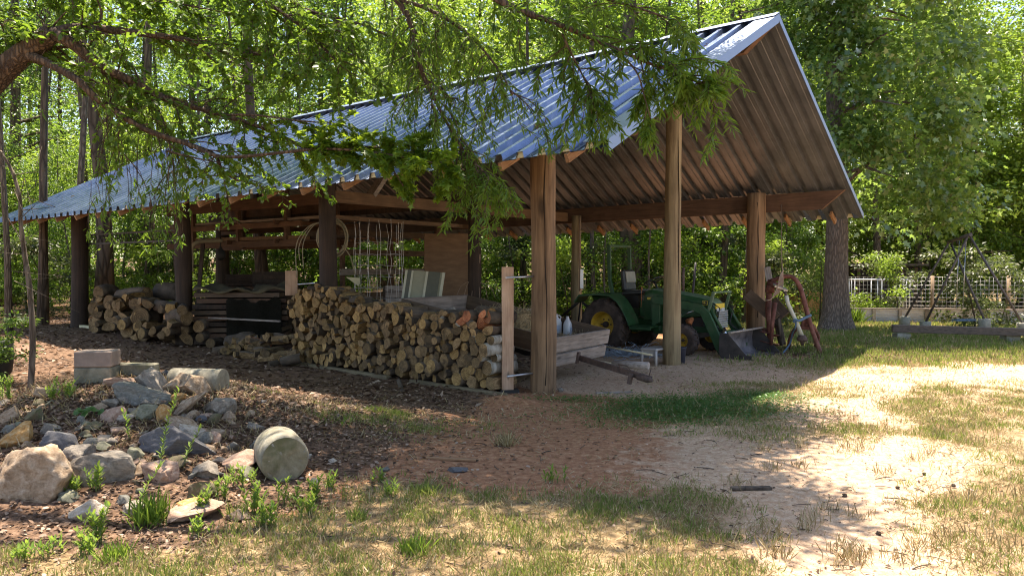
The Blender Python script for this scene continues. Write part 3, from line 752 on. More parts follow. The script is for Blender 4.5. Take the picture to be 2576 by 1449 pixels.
o = MB().tube([a, a.lerp(c,.5)+Vector((0,0,.004)), c], [.05,.053,.052], 16, wob=.06).build('post_offcut', M['greywood_x']); tag(o, 'short round grey post offcut lying on the sand behind the trailer tongue', 'post')
bk = empty('black_bucket', 'small dark bucket standing against the far side of the middle post', 'bucket', GP(1716, 916)+Vector((-.01,.12,0)))
MB().lathe((0,0,0), [(0,0), (.08,0), (.105,.26), (.115,.265), (.11,.275), (.1,.27), (.075,.01), (0,.01)], 20).build('pail', plain('blue black plastic', (.05,.055,.085), .4), bk)

# ------------------------------------------------------------------ tractor
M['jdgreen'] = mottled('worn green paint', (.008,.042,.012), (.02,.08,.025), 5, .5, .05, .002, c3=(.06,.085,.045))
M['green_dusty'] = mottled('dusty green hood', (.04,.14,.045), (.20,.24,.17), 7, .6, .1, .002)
M['yellow'] = mottled('dirty yellow rim', (.34,.20,.02), (.72,.46,.04), 6, .6, .1, .002)
M['decal'] = plain('yellow decal', (.8,.58,.06), .5); M['tyre'] = mottled('dusty tyre rubber', (.028,.02,.018), (.12,.085,.07), 5, .95, .3, .01)
M['seatblk'] = plain('black seat vinyl', (.03,.03,.032), .45); M['seatgrey'] = plain('worn grey seat', (.36,.34,.27), .7)
M['bucketblk'] = mottled('scratched black bucket', (.02,.018,.02), (.09,.075,.07), 6, .5, .15, .003); M['bucketin'] = mottled('scuffed bucket inside', (.05,.045,.05), (.40,.37,.40), 4, .35, .15, .003, (1,1,1), metallic=.3)
M['chrome'] = plain('chrome rod', (.75,.78,.82), .15, 1.)
M['orange'] = plain('rust orange', (.45,.16,.06), .8)
tx, ty = 5.65, 2.12
tp = B(tx, ty); tg = terr(tp.x, tp.y)
tk = empty('green_tractor', 'small green tractor with front loader parked between the back posts', 'tractor', (tp.x, tp.y, tg), TH - R(90))
def wheel(x, y, r, wd, rimr, sgn, lugs, front):
    mb = MB(); hw = wd/2
    mb.lathe((0,0,0), [(rimr,-hw*.85), (r*.80,-hw*1.02), (r*.93,-hw*.95), (r*.955,-hw*.6), (r*.965,0), (r*.955,hw*.6), (r*.93,hw*.95), (r*.80,hw*1.02), (rimr,hw*.85)], 44, 'y')
    for k in range(lugs):
        for s in (-1, 1):
            a = 2*math.pi*(k + (.5 if s > 0 else 0))/lugs
            p0 = (s*hw*.98, a+.16, r*.90); p1 = (s*hw*.55, a+.06, r*.985); p2 = (s*hw*.03, a, r*.99)
            pts = [Vector((q[2]*math.cos(q[1]), q[0], q[2]*math.sin(q[1]))) for q in (p0, p1, p2)]
            for i in range(2):
                up = (pts[i]+pts[i+1])/2; up.y = 0
                mb.beam(pts[i], pts[i+1], r*.085, r*.07, up=up.normalized())
    ty_ = mb.build('tyre', M['tyre'], None)
    ty_.parent = tk; ty_.location = (x, y, r)
    o = s_ = sgn
    rm = MB().lathe((0,0,0), [(rimr*1.03, s_*-hw*.86), (rimr*1.03, s_*hw*.86), (rimr*.97, s_*hw*.8), (rimr*.90, s_*hw*.55), (rimr*.88, s_*-hw*.1), (rimr*.55, s_*-hw*.18), (rimr*.30, s_*-hw*.05), (0, s_*-hw*.05)], 32, 'y').build('rim', M['yellow'], ty_)
    mb = MB().lathe((0,0,0), [(rimr*.24, s_*-hw*.06), (rimr*.22, s_*hw*.28), (0, s_*hw*.30)], 14, 'y')
    for k in range(6):
        a = 2*math.pi*k/6; q = Vector((rimr*.42*math.cos(a), s_*-hw*.06, rimr*.42*math.sin(a)))
        mb.tube([q, q+Vector((0, s_*.02, 0))], rimr*.055, 6)
    mb.build('hub', M['tyre'], ty_)
for s in (-1, 1):
    wheel(0, s*.63, .505, .36, .255, s, 19, False)
    wheel(1.65, s*.64, .288, .22, .13, s, 16, True)
# chassis, transmission, engine
mb = MB().box((.1,0,.52), (.7,.34,.34)).box((.75,0,.50), (.9,.30,.26)).box((1.55,0,.48), (.9,.22,.16))
mb.tube([(0,-.5,.505), (0,.5,.505)], .09, 12).build('chassis', M['jdgreen'], tk)
MB().box((1.45,0,.66), (.75,.30,.30)).box((1.65,0,.34), (.12,.9,.10)).box((1.0,0,.62), (.3,.36,.3)).build('engine', M['darksteel'], tk)
# fenders
for s in (-1, 1):
    pts = [(-.62,.97), (-.52,1.09), (-.1,1.125), (.18,1.11), (.34,1.0), (.46,.84), (.56,.66), (.60,.56)]
    mb = MB(); vs = []
    for x, z in pts: vs += [(x, s*.40, z), (x, s*.82, z-.005), (x, s*.82, z-.05), (x, s*.40, z-.03)]
    fs = []
    for i in range(len(pts)-1):
        for k in range(4): fs.append((i*4+k, i*4+(k+1) % 4, i*4+4+(k+1) % 4, i*4+4+k))
    fs += [(0,1,2,3), tuple(len(vs)-4+k for k in (3,2,1,0))]
    mb.add(vs, fs).add([(-.5,s*.40,1.09), (.18,s*.40,1.11), (.56,s*.40,.66), (.56,s*.40,.5), (-.2,s*.40,.5)], [(0,1,2,3,4)]).add([(-.5,s*.39,1.09), (.18,s*.39,1.11), (.56,s*.39,.66), (.56,s*.39,.5), (-.2,s*.39,.5)], [(4,3,2,1,0)])
    mb.build('fender', M['jdgreen'], tk, bevel=.008)
    MB().box((.82,s*.56,.50), (.46,.42,.025)).box((.82,s*.76,.48), (.46,.02,.07)).build('footboard', M['jdgreen'], tk, bevel=.004)
# roll bar
def rect_tube(mb, pts, w_, d_):
    for a, c in zip(pts[:-1], pts[1:]): mb.beam(a, c, w_, d_, up=(1,0,.01))
    return mb
mb = MB(); L_ = [(.05,-.40,.95), (-.06,-.40,1.36), (-.08,-.40,2.02)]; R_ = [(.05,.40,.95), (-.06,.40,1.36), (-.08,.40,2.02)]
rect_tube(mb, L_, .05, .07); rect_tube(mb, R_, .05, .07); mb.beam((-.08,-.425,2.045), (-.08,.425,2.045), .07, .05)
mb.build('roll_bar', M['jdgreen'], tk, bevel=.004)
# seat
mb = MB().box((.33,0,1.12), (.46,.46,.09), Euler((0,-.08,0)).to_matrix()).box((.13,0,1.36), (.10,.44,.42), Euler((0,-.14,0)).to_matrix()); s_ = mb.build('seat', M['seatblk'], tk, bevel=.03)
MB().box((.185,0,1.43), (.03,.36,.22), Euler((0,-.14,0)).to_matrix()).box((.36,0,1.165), (.36,.36,.02), Euler((0,-.08,0)).to_matrix()).build('seat_cushion', M['seatgrey'], s_, bevel=.01)
MB().box((.3,0,.95), (.3,.3,.25)).build('seat_base', M['darksteel'], tk)
MB().tube([(.5,-.2,.75), (.55,-.2,.9)], .02, 8).box((.62,0,.82), (.16,.5,.3)).build('pedal_box', M['jdgreen'], tk)
# steering wheel
mb = MB(); cw = Vector((.70,0,1.36)); n = 24; ax1 = Vector((math.cos(R(25)),0,math.sin(R(25)))); ax2 = Vector((0,1,0))
mb.tube([cw + (ax1*math.cos(2*math.pi*k/n)+ax2*math.sin(2*math.pi*k/n))*.20 for k in range(n+1)], .014, 8, caps=False)
for k in range(3):
    a = 2*math.pi*k/3; mb.tube([cw, cw+(ax1*math.cos(a)+ax2*math.sin(a))*.2], .009, 6)
mb.tube([cw, cw + Vector((.16,0,-.28))], .02, 8).build('steering_wheel', M['seatblk'], tk)
MB().tube([(.60,-.32,.85), (.62,-.33,1.25)], .006, 6).tube([(.62,-.33,1.18), (.62,-.33,1.25)], .012, 8).build('lever', M['orange'], tk)
# hood: lofted sections
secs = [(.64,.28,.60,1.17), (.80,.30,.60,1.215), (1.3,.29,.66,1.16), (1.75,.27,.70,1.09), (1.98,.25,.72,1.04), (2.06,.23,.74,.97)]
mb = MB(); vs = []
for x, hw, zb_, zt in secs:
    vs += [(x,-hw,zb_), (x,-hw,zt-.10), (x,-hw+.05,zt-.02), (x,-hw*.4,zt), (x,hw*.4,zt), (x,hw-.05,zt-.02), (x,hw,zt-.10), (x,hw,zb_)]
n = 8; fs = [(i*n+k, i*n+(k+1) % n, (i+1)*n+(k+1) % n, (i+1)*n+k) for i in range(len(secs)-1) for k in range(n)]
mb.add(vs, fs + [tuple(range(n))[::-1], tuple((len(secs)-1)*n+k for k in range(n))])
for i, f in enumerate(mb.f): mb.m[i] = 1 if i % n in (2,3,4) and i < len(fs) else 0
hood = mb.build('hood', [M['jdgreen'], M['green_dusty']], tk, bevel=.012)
MB().box((1.2,-.298,1.0), (1.1,.006,.012), Euler((0,.12,0)).to_matrix()).build('hood_seam', M['seatblk'], hood)
MB().box((2.075,0,.90), (.02,.38,.10)).build('headlight_band', M['decal'], hood)
MB().box((2.085,-.1,.83), (.02,.14,.07)).box((2.085,.1,.83), (.02,.14,.07)).build('headlight', M['jug'], hood)
MB().box((1.9,-.275,.965), (.10,.008,.085)).build('emblem_plate', M['decal'], hood)
MB().box((1.9,-.2805,.965), (.084,.006,.070)).build('emblem_field', M['seatblk'], hood)
dr = [(-.03,-.012), (-.012,.0), (-.02,.022), (-.008,.012), (.004,.004), (.03,-.004), (.014,-.008), (.004,-.012), (.006,-.026), (-.006,-.012), (-.018,-.014), (-.026,-.024)]
MB().prism([(1.9+a, -.2845, .972+c) for a, c in dr], (0,-.001,0), (0,.001,0)).build('emblem_mark', M['decal'], hood)
MB().box((.80,-.306,1.02), (.15,.004,.045)).build('stripe_decal', M['decal'], hood)
fc = bpy.data.curves.new('number_text', 'FONT'); fc.body = '50'; fc.size = .075; fc.extrude = .002; fo = bpy.data.objects.new('number_decal', fc); C.objects.link(fo)
bpy.context.view_layer.update(); fm = bpy.data.meshes.new_from_object(fo); bpy.data.objects.remove(fo); fm.materials.clear(); fm.materials.append(M['decal'])
fo = bpy.data.objects.new('number_decal', fm); C.objects.link(fo); fo.parent = hood; fo.location = (.885,-.309,.995); fo.rotation_euler = (R(90),0,0)
o = MB().box((1.1,-.05,1.225), (.26,.16,.05)).build('rag', M['jug'], None, bevel=.02); o.parent = None
o.matrix_world = Matrix.Translation(tk.location) @ Matrix.Rotation(TH-R(90), 4, 'Z'); tag(o, 'white folded rag lying on the tractor hood near the steering wheel', 'rag')
o.location.z += .0
MB().tube([(1.28,.1,1.1), (1.28,.1,1.62)], .03, 12).build('exhaust_pipe', M['rusty'], tk)
# loader
for s in (-1, 1):
    mb = MB().box((.98,s*.40,.74), (.17,.07,.66)).box((1.1,s*.34,.5), (.4,.05,.3)); mb.build('loader_mast', M['jdgreen'], tk, bevel=.006)
    mb = MB(); y = s*.50
    out = [(.90,1.03), (1.02,1.09), (1.95,.94), (2.10,.80), (2.40,.20), (2.40,.06), (2.28,.06), (2.22,.16), (1.93,.76), (1.80,.82), (.98,.94)]
    mb.prism([(x, y, z) for x, z in out], (0,-.03,0), (0,.03,0)).build('loader_arm', M['jdgreen'], tk, bevel=.006)
    MB().tube([(1.0,s*.43,.52), (1.55,s*.47,.74)], .03, 10).build('lift_cylinder', M['jdgreen'], tk)
    MB().tube([(1.55,s*.47,.74), (1.85,s*.49,.85)], .016, 10).build('lift_rod', M['chrome'], tk)
    MB().tube([(2.02,s*.42,.93), (2.30,s*.42,.50)], .032, 12).build('bucket_cylinder', M['jdgreen'], tk)
    MB().tube([(2.30,s*.42,.50), (2.37,s*.42,.40)], .022, 10).tube([(2.33,s*.42,.48), (2.38,s*.42,.40)], .034, 12).build('bucket_rod', M['chrome'], tk)
    MB().tube([(2.08,s*.33,.97), (2.2,s*.30,.88), (2.14,s*.30,.55), (2.3,s*.33,.44)], .010, 8).tube([(2.02,s*.36,.99), (2.2,s*.36,.80), (2.10,s*.36,.6), (2.3,s*.36,.42)], .009, 8).build('hose', M['black'], tk)
mb = MB().tube([(2.22,-.5,.42), (2.22,.5,.42)], .042, 12).build('cross_tube', M['jdgreen'], tk)
mb = MB(); rect_tube(mb, [(2.02,-.44,.72), (2.14,-.44,1.16)], .03, .055); rect_tube(mb, [(2.02,.30,.72), (2.14,.30,1.16)], .03, .055); mb.beam((2.14,-.455,1.165), (2.14,.315,1.165), .06, .03)
mb.build('grille_guard', M['green_dusty'], tk, bevel=.003)
mb = MB()
for i in range(9): mb.box((2.13, -.2+i*.05, .66), (.012,.008,.32))
for i in range(8): mb.box((2.145, 0, .52+i*.042), (.012,.42,.008))
mb.build('wire_grille', M['jug'], tk)
# bucket
y0, y1 = -.70, .80; 
sidep = [(2.38,.46), (2.52,.47), (2.92,.035), (2.80,.0), (2.42,.0), (2.36,.12)]
for y in (y0, y1): MB().prism([(x, y, z) for x, z in sidep], (0,-.01,0), (0,.01,0)).build('bucket_side', M['bucketblk'], tk, bevel=.003)
def shellp(pts, th, ya, yb):
    inner = []; P2 = [Vector((x, z)) for x, z in pts]
    for i, p in enumerate(P2):
        d = (P2[min(i+1, len(P2)-1)] - P2[max(i-1, 0)]).normalized(); inner.append(p + Vector((-d.y, d.x))*th)
    poly = P2 + inner[::-1]; return MB().prism([(p.x, 0, p.y) for p in poly], (0, ya, 0), (0, yb, 0))
shellp([(2.54,.465), (2.40,.44), (2.375,.30), (2.39,.12), (2.46,.035), (2.60,.012), (2.95,.012)], .012, y0+.011, y1-.011).build('bucket_shell', M['bucketin'], tk)
MB().box((2.56,(y0+y1)/2,.478), (.05,y1-y0+.02,.022)).build('bucket_top_lip', M['greywood_x'], tk)
MB().box((2.93,(y0+y1)/2,.02), (.10,y1-y0+.03,.014)).build('cutting_edge', M['rusty'], tk)
MB().box((2.80, y0-.018, .05), (.34,.012,.09)).build('edge_plate', M['bucketblk'], tk)
MB().tube([(1.62,-.42,.62), (1.72,-.45,.66), (1.7,-.5,.58)], .05, 8, wob=.2).build('rusty_bracket', M['orange'], tk)
# three point arms at the back
mb = MB().tube([(-.35,-.25,.62), (-.75,-.28,.88), (-.82,-.28,.95)], .028, 8).tube([(-.82,-.28,.95), (-1.25,-.3,.62)], .03, 8).tube([(-.3,-.3,.5), (-1.05,-.34,.45)], .03, 8).tube([(-.82,-.28,.95), (-.86,-.32,.45)], .018, 8)
mb.build('hitch_arms', M['darksteel'], tk)

# ------------------------------------------------------------------ post-hole digger hanging by the right post
M['redrust'] = mottled('rusty red paint', (.055,.018,.013), (.17,.06,.042), 7, .75, .4, .004, c3=(.28,.13,.10))
M['shaft'] = mottled('chalky cream plastic', (.42,.42,.34), (.62,.62,.52), 8, .6, .1, .002)
M['twine'] = plain('frayed twine', (.34,.24,.17), .95); M['bluerope'] = plain('blue strap', (.10,.17,.26), .8)
def c4(cx_, cy_, d): return AP((1980+cx_/4.262)*.8587, (780+cy_/4.262)*.8587, d)
dg = empty('post_hole_digger', 'rusty red post hole digger with curved boom standing by the right post', 'digger', GP(2020, 886))
def D(mb, name, mat): return mb.build(name, mat, None)
def sub(o, par):
    o.parent = par; o.matrix_parent_inverse = par.matrix_basis.inverted(); return o
def arc(pts, n=6):
    """smooth polyline through points (Catmull-Rom)"""
    P = [Vector(p) for p in pts]; P = [P[0]*2-P[1]] + P + [P[-1]*2-P[-2]]; out = []
    for i in range(1, len(P)-2):
        for k in range(n):
            t = k/n; a, b_, c_, d = P[i-1], P[i], P[i+1], P[i+2]
            out.append(.5*((2*b_) + (c_-a)*t + (2*a-5*b_+4*c_-d)*t*t + (3*b_-a-3*c_+d)*t**3))
    return out + [P[-2]]
DD = 14.7
foot = c4(1815, 1105, 14.45)
sub(D(MB().tube(arc([c4(1190,185,14.9), c4(1290,150,14.85), c4(1400,125,14.8), c4(1490,165,14.75), c4(1560,290,14.7), c4(1625,520,14.6), c4(1700,790,14.5), foot]), .042, 12, wob=.05), 'boom', M['redrust']), dg)
sub(D(MB().tube(arc([c4(1660,720,14.55), c4(1570,745,14.7), c4(1480,800,14.8), c4(1430,900,14.9), c4(1405,1045,15.0)]), .038, 12, wob=.08), 'yoke_leg', M['redrust']), dg)
sub(D(MB().tube(arc([c4(1700,740,14.6), c4(1750,820,14.9), c4(1775,900,15.1), c4(1750,1000,15.2)]), .04, 10), 'yoke_leg', M['redrust']), dg)
sub(D(MB().prism([c4(1590,650,14.6), c4(1680,600,14.6), c4(1720,800,14.6), c4(1560,790,14.6)], (0,0,0), (0,.05,0)), 'gusset', M['redrust']), dg)
sub(D(MB().tube([c4(1195,170,14.95), c4(1170,330,14.95)], [.07,.09], 14).tube([c4(1170,210,14.95), c4(1290,250,14.8)], [.075,.05], 12), 'gearbox', M['redrust']), dg)
sub(D(MB().tube([c4(1165,330,14.95), c4(1150,560,14.95), c4(1160,700,14.95), c4(1165,1000,14.95)], [.06,.055,.045,.04], 12), 'auger_shaft', M['redrust']), dg)
sub(D(MB().tube([c4(1240,450,14.7), c4(1205,720,14.7), c4(1190,980,14.75)], [.045,.038,.032], 12, wob=.1), 'support_pipe', M['redrust']), dg)
mb = MB(); n = 60
ctr0, ctr1 = c4(1165,760,14.95), c4(1168,1060,14.95)
vs = []
for k in range(n+1):
    f = k/n; a = f*2*math.pi*2.6; c_ = ctr0.lerp(ctr1, f); vs += [c_ + Vector((math.cos(a)*.03, math.sin(a)*.03, 0)), c_ + Vector((math.cos(a)*.19, math.sin(a)*.19, .02)), c_ + Vector((math.cos(a)*.19, math.sin(a)*.19, .008)), c_ + Vector((math.cos(a)*.03, math.sin(a)*.03, -.01))]
mb.add(vs, [(4*k+i, 4*k+(i+1) % 4, 4*k+4+(i+1) % 4, 4*k+4+i) for k in range(n) for i in range(4)], 0, True)
sub(D(mb, 'auger_flight', M['redrust']), dg)
sub(D(MB().box(c4(1305,265,14.65), (.26,.14,.03), Euler((.3,.35,0)).to_matrix()), 'shield', M['steel']), dg)
sub(D(MB().tube([c4(1375,365,14.5), c4(1400,470,14.5), c4(1480,640,14.45), c4(1530,760,14.45), c4(1575,880,14.45)], [.04,.036,.034,.038,.044], 14), 'drive_shaft_tube', M['shaft']), dg)
sub(D(MB().tube([c4(1360,315,14.5), c4(1385,400,14.5)], [.025,.03], 8).tube([c4(1575,870,14.45), c4(1580,985,14.45)], [.05,.03], 10, wob=.2).lathe(c4(1576,905,14.45), [(0,-.07), (.09,-.04), (.10,.0), (.06,.07), (0,.07)], 12), 'shaft_yoke', M['rusty']), dg)
sub(D(MB().tube(arc([c4(1690,610,14.42), c4(1600,650,14.40), c4(1540,680,14.36), c4(1490,672,14.38), c4(1470,700,14.40)]), [.024]*25, 8, wob=.5).tube(arc([c4(1500,690,14.38), c4(1490,770,14.4), c4(1455,840,14.6), c4(1420,970,14.7), c4(1330,1095,14.5)]), [.014]*25, 8, wob=.4), 'blue_strap', M['bluerope']), dg)
# suspended rope
ro = MB(); p0 = AP(1966, 478, 15.9); p1 = AP(1966, 655, 15.2); p2 = c4(1335, 60, 14.85)
ro.tube([p0, p1, p2], [.006,.007,.012], 6)
for k in range(6):
    ro.tube(arc([p2, c4(1300+k*8, 120+k*12, 14.75), c4(1270+k*10, 250+k*8, 14.62), c4(1240-k*6, 330+k*12, 14.6)], 4), .008, 5)
ro.tube(arc([c4(1290,210,14.6), c4(1235,330,14.55), c4(1190,410,14.5), c4(1125,430,14.5)], 4), .01, 5)
o = ro.build('hanging_rope', M['twine']); tag(o, 'frayed rope hanging from the eave beam and tied round the red digger', 'rope')
def plank_uv(a, c, da, dc, wd, th, name, mat, lab, cat='board', tw=0):
    a, c = AP(*a, da), AP(*c, dc); d = (c-a); L = d.length; d.normalize(); view = (a+c).normalized(); view.z = 0
    sd = d.cross(view).normalized(); nn = sd.cross(d); Mx = Matrix((d, sd, nn)).transposed()
    o = MB().box((0,0,0), (L, wd, th)).build(name, mat, None, bevel=.004); o.matrix_world = Matrix.Translation((a+c)/2) @ Mx.to_4x4(); tag(o, lab, cat); return o
plank_uv(((1980+885/4.262)*.8587, (780+345/4.262)*.8587), ((1980+1250/4.262)*.8587, (780+655/4.262)*.8587), 15.45, 15.1, .235, .04, 'brace_plank', M['brownwood_x'], 'wide brown plank nailed slantwise across the front of the right post')
plank_uv(((1980+1200/4.262)*.8587, (780+440/4.262)*.8587), ((1980+1360/4.262)*.8587, (780+620/4.262)*.8587), 15.7, 15.35, .24, .04, 'brace_plank', M['brownwood_x'], 'shorter brown plank poking out behind the red digger')
plank_uv(((1980+1140/4.262)*.8587, (780+10/4.262)*.8587), ((1980+1170/4.262)*.8587, (780+190/4.262)*.8587), 15.6, 15.5, .12, .03, 'old_board', M['greywood_x'], 'thin grey slat rising behind the right post beside the rope', 'board')
o = MB().tube(arc([c4(1260,650,15.4), c4(1290,800,15.4), c4(1330,980,15.4)]), .07, 10, wob=.25).build('old_stake', M['barkB']); tag(o, 'dark rotten stake standing behind the red digger', 'stake')
o = MB().tube([c4(1250,0,16.4), GP(1900*.985+54, 838)+Vector((0,0,-.1))], .03, 8).build('x', M['barkB']); bpy.data.objects.remove(o)
# slim pole behind the tractor and cord beside the back post
o = MB().tube([AP(1750,660,18.5), AP(1742,745,18.5), AP(1735,860,18.5)], .03, 10).build('thin_pole', M['darksteel']); tag(o, 'thin dark pole leaning behind the tractor hood', 'pole')
o = MB().tube([AP(1459,548,16.8), AP(1458,733,16.8)], .014, 6).build('pull_rope', M['twine']); tag(o, 'pale tan cord hanging straight down beside the far round post', 'cord')
o = MB().box(AP(1462,702,17.0), (.09,.05,.42)).build('switch_box', M['steel'], bevel=.004); tag(o, 'small grey metal box fixed beside the far round post', 'box')

# ------------------------------------------------------------------ things stored in the middle bays
M['plywood'] = mottled('brown plywood', (.16,.09,.05), (.26,.16,.09), 3, .8, .1, .003, (1,1,4))
M['olive'] = plain('olive panel face', (.30,.29,.20), .5, 0, .08); M['oliveD'] = plain('dark olive stripe', (.11,.11,.08), .5); M['oliveL'] = plain('light panel edge', (.50,.48,.36), .5)
def quad_uv(cs, d, th, name, mat, lab=None, cat=None):
    P_ = [AP(u, v, dd) for (u, v), dd in zip(cs, d)]; nrm = (P_[1]-P_[0]).cross(P_[3]-P_[0]).normalized()*th
    o = MB().prism(P_, (0,0,0), nrm).build(name, mat); 
    if lab: tag(o, lab, cat)
    return o
quad_uv([(1068,588),(1181,588),(1183,742),(1068,745)], [17.2,17.9,17.9,17.2], .018, 'plywood_sheet', M['plywood'], 'tall brown plywood sheet standing beside the middle inner post', 'plywood')
pn = empty('striped_panel', 'olive panel with dark stripes leaning behind the woodpile', 'panel', AP(1060, 800, 12.9))
def pq(u0, u1, v0, v1, dk, mat, name):
    uL = lambda v: -20*(v-v0)/(v1-v0)
    P_ = [AP(u0, v0+(u0-1023)*.07, 13.0+dk), AP(u1, v0+(u1-1023)*.07, 13.0+dk), AP(u1+uL(v1), v1, 12.7+dk), AP(u0+uL(v1), v1, 12.7+dk)]
    sub(MB().prism(P_, (0,0,0), (0,.03,0)).build(name, mat), pn)
pq(1020, 1120, 679, 815, 0, M['olive'], 'panel_board')
for a, c, mt in ((1020,1026,'oliveL'), (1026,1036,'oliveD'), (1036,1041,'oliveL'), (1072,1078,'oliveL'), (1078,1108,'oliveD'), (1113,1120,'oliveL')):
    pq(a, c, 679, 815, -.012, M[mt], 'stripe')
# welded wire cage
M['wirew'] = plain('galvanised wire', (.52,.50,.49), .4, .6)
mb = MB(); c_ = AP(953, 760, 14.2); rd = random.Random(4); rr = .43; zt = 1.6+113.5*14.2/FPX; zb_ = .5
for k in range(14):
    a = 2*math.pi*k/14; x, y = c_.x+rr*math.cos(a), c_.y+rr*math.sin(a); pts = []
    for j_ in range(9):
        f = j_/8; pts.append((x + rd.uniform(-.02,.02), y + rd.uniform(-.02,.02), zb_ + (zt-zb_+rd.uniform(-.03,.05)*(f == 1))*f))
    mb.tube(pts, .0035, 4, caps=False)
for j_ in range(8):
    z = zb_ + .14 + j_*.2
    mb.tube([(c_.x+rr*math.cos(2*math.pi*k/28)+rd.uniform(-.006,.006), c_.y+rr*math.sin(2*math.pi*k/28), z+rd.uniform(-.012,.012)) for k in range(29)], .0032, 4, caps=False)
o = mb.build('wire_cage', M['wirew']); tag(o, 'tall round cage of welded wire behind the left half of the woodpile', 'wire cage')
o = MB().box((c_.x, c_.y, .3), (.9,.9,.6)).build('crate', M['beam_x'], bevel=.01); tag(o, 'dark wooden crate under the round wire cage', 'crate')
# coil of pipe hung on the dark brown post
mb = MB(); p = B(.0, T1); p.y += .46; cz = 1.6 + 70*13.8/FPX
for j_, (ra, rb, dx, dz) in enumerate(((.235,.29,.0,.0), (.23,.28,.02,.02), (.245,.30,.01,-.02), (.225,.28,.03,-.03), (.24,.29,-.01,.01), (.245,.295,.02,.03))):
    mb.tube([(p.x+dx+ra*math.cos(2*math.pi*k/30), p.y-.12-.012*j_, cz+dz+rb*math.sin(2*math.pi*k/30)) for k in range(31)], .014, 6, caps=False)
for k, (w_, h_) in enumerate(((.42,.62), (.36,.75), (.47,.9))):
    mb.tube(arc([(p.x-.1, p.y-.14, cz+.28), (p.x-.1-w_*.6, p.y-.16, cz+.20), (p.x-.12-w_, p.y-.16, cz-.1), (p.x-.1-w_*1.05, p.y-.16, cz+.25-h_)]), .008, 6)
mb.tube(arc([(p.x+.16, p.y-.14, cz-.12), (p.x+.3, p.y-.16, cz-.3), (p.x+.38, p.y-.16, cz-.6)]), .009, 6)
M['dulltan'] = plain('dull tan plastic', (.30,.26,.17), .7)
o = mb.build('pipe_coil', M['dulltan']); tag(o, 'coil of pale plastic pipe hung round the dark post behind the woodpile', 'coil')
o = quad_uv([(870,697),(905,699),(906,714),(900,719),(871,716)][:4], [13.6]*4, .01, 'small_sign', M['cream'], 'small blank cream sign on the pallets behind the woodpile', 'sign')
# bent vent pipe, ladder, black ball
o = MB().tube(arc([AP(482,684,16.2), AP(482,650,16.2), AP(482,628,16.2), AP(490,613,16.2), AP(510,607,16.3), AP(558,606,16.6)]), .042, 14).build('bent_pipe', M['dulltan']); tag(o, 'cream pipe bent at a right angle hanging right of the second dark post', 'pipe')
ld = empty('ladder', 'dark wooden ladder leaning against the second dark post', 'ladder', GP(470, 800))
la, lb, lc, le = AP(434,800,17.0), AP(452,610,17.6), AP(489,800,16.9), AP(512,600,17.5)
for q in (la, lc): q.z = terr(q.x, q.y)
sub(MB().beam(la, lb, .08, .04).build('rail', M['post_dark']), ld); sub(MB().beam(lc, le, .08, .04).build('rail', M['post_dark']), ld)
for k in range(6):
    f = .08 + k*.16; sub(MB().tube([la.lerp(lb, f), lc.lerp(le, f)], .018, 8).build('rung', M['post_dark']), ld)
o = MB().lathe(AP(555,641,16.8), [(0,-.12), (.06,-.11), (.10,-.05), (.105,.02), (.07,.09), (.03,.13), (.012,.2), (.012,.42), (0,.42)], 18).build('hanging_float', M['black']); tag(o, 'black rounded float hanging below the bent cream pipe', 'float')
# dark stack of lumber draped with black mesh
M['mesh'] = mottled('black shade mesh', (.010,.010,.008), (.022,.020,.015), 40, .95, .6, .01, spec=.05)
M['tarp'] = mottled('old olive canvas', (.06,.05,.03), (.16,.13,.07), 4, .85, .6, .05)
a0 = to_b(AP(560, 790, 16.6)); 
lk = empty('covered_lumber_stack', 'dark stack of boards wrapped in black mesh behind the low wood heap', 'lumber stack', AP(620, 830, 16.0)); lk.location.z = terr(lk.location.x, lk.location.y)
lx, ly, lz = lk.location
ang = math.atan2(-.55, .83)
for k in range(9):
    MB().box((-.02+.03*math.sin(k*3), 0, .08+k*.115), (1.75+.1*math.sin(k*5.3), 1.0, .085), rz3(.06*math.sin(k*2.2))).build('board_layer', [M['post_dark'], M['beam'], M['brownwood_x']][k % 3], lk)
mb = MB(); nn_ = 22; vs = []
for i in range(nn_+1):
    for j_ in range(9):
        f = i/nn_; g_ = j_/8; vs.append((-.25+f*1.05, -.61-.02*math.sin(f*14)-.02*math.sin(g_*9+f*5), .06+g_*.84+.04*math.sin(f*9)+.03*math.sin(f*23)))
o = mb.add(vs, [(i*9+j_, (i+1)*9+j_, (i+1)*9+j_+1, i*9+j_+1) for i in range(nn_) for j_ in range(8)]).build('mesh_cover', M['mesh'], lk)
sd_ = o.modifiers.new('s', 'SOLIDIFY'); sd_.thickness = .012
mb = MB(); vs = []
for i in range(25):
    for j_ in range(9):
        f = i/24; g_ = j_/8; vs.append((-.9+f*1.9, -.55+g_*1.1, 1.1+.10*math.sin(f*6+1)*math.sin(g_*3)+.05*math.sin(f*17+g_*8)+(.16 if f > .55 else 0)*math.sin(g_*3.1)))
o = mb.add(vs, [(i*9+j_, (i+1)*9+j_, (i+1)*9+j_+1, i*9+j_+1) for i in range(24) for j_ in range(8)], 0, True).build('canvas_cover', M['tarp'], lk)
sd_ = o.modifiers.new('s', 'SOLIDIFY'); sd_.thickness = .03
lk.rotation_euler = (0,0,.12)
o = plank_uv((555,812), (577,772), 15.9, 16.3, .13, .03, 'leaning_board', M['greywood_x'], 'short pale board leaning against the left end of the covered lumber stack')
o = MB().beam(AP(472,797,15.6), AP(705,808,14.9), .05, .03).build('long_rail', M['greywood_x']); tag(o, 'long thin pale rail lying behind the low wood heap', 'rail')
cr = 0
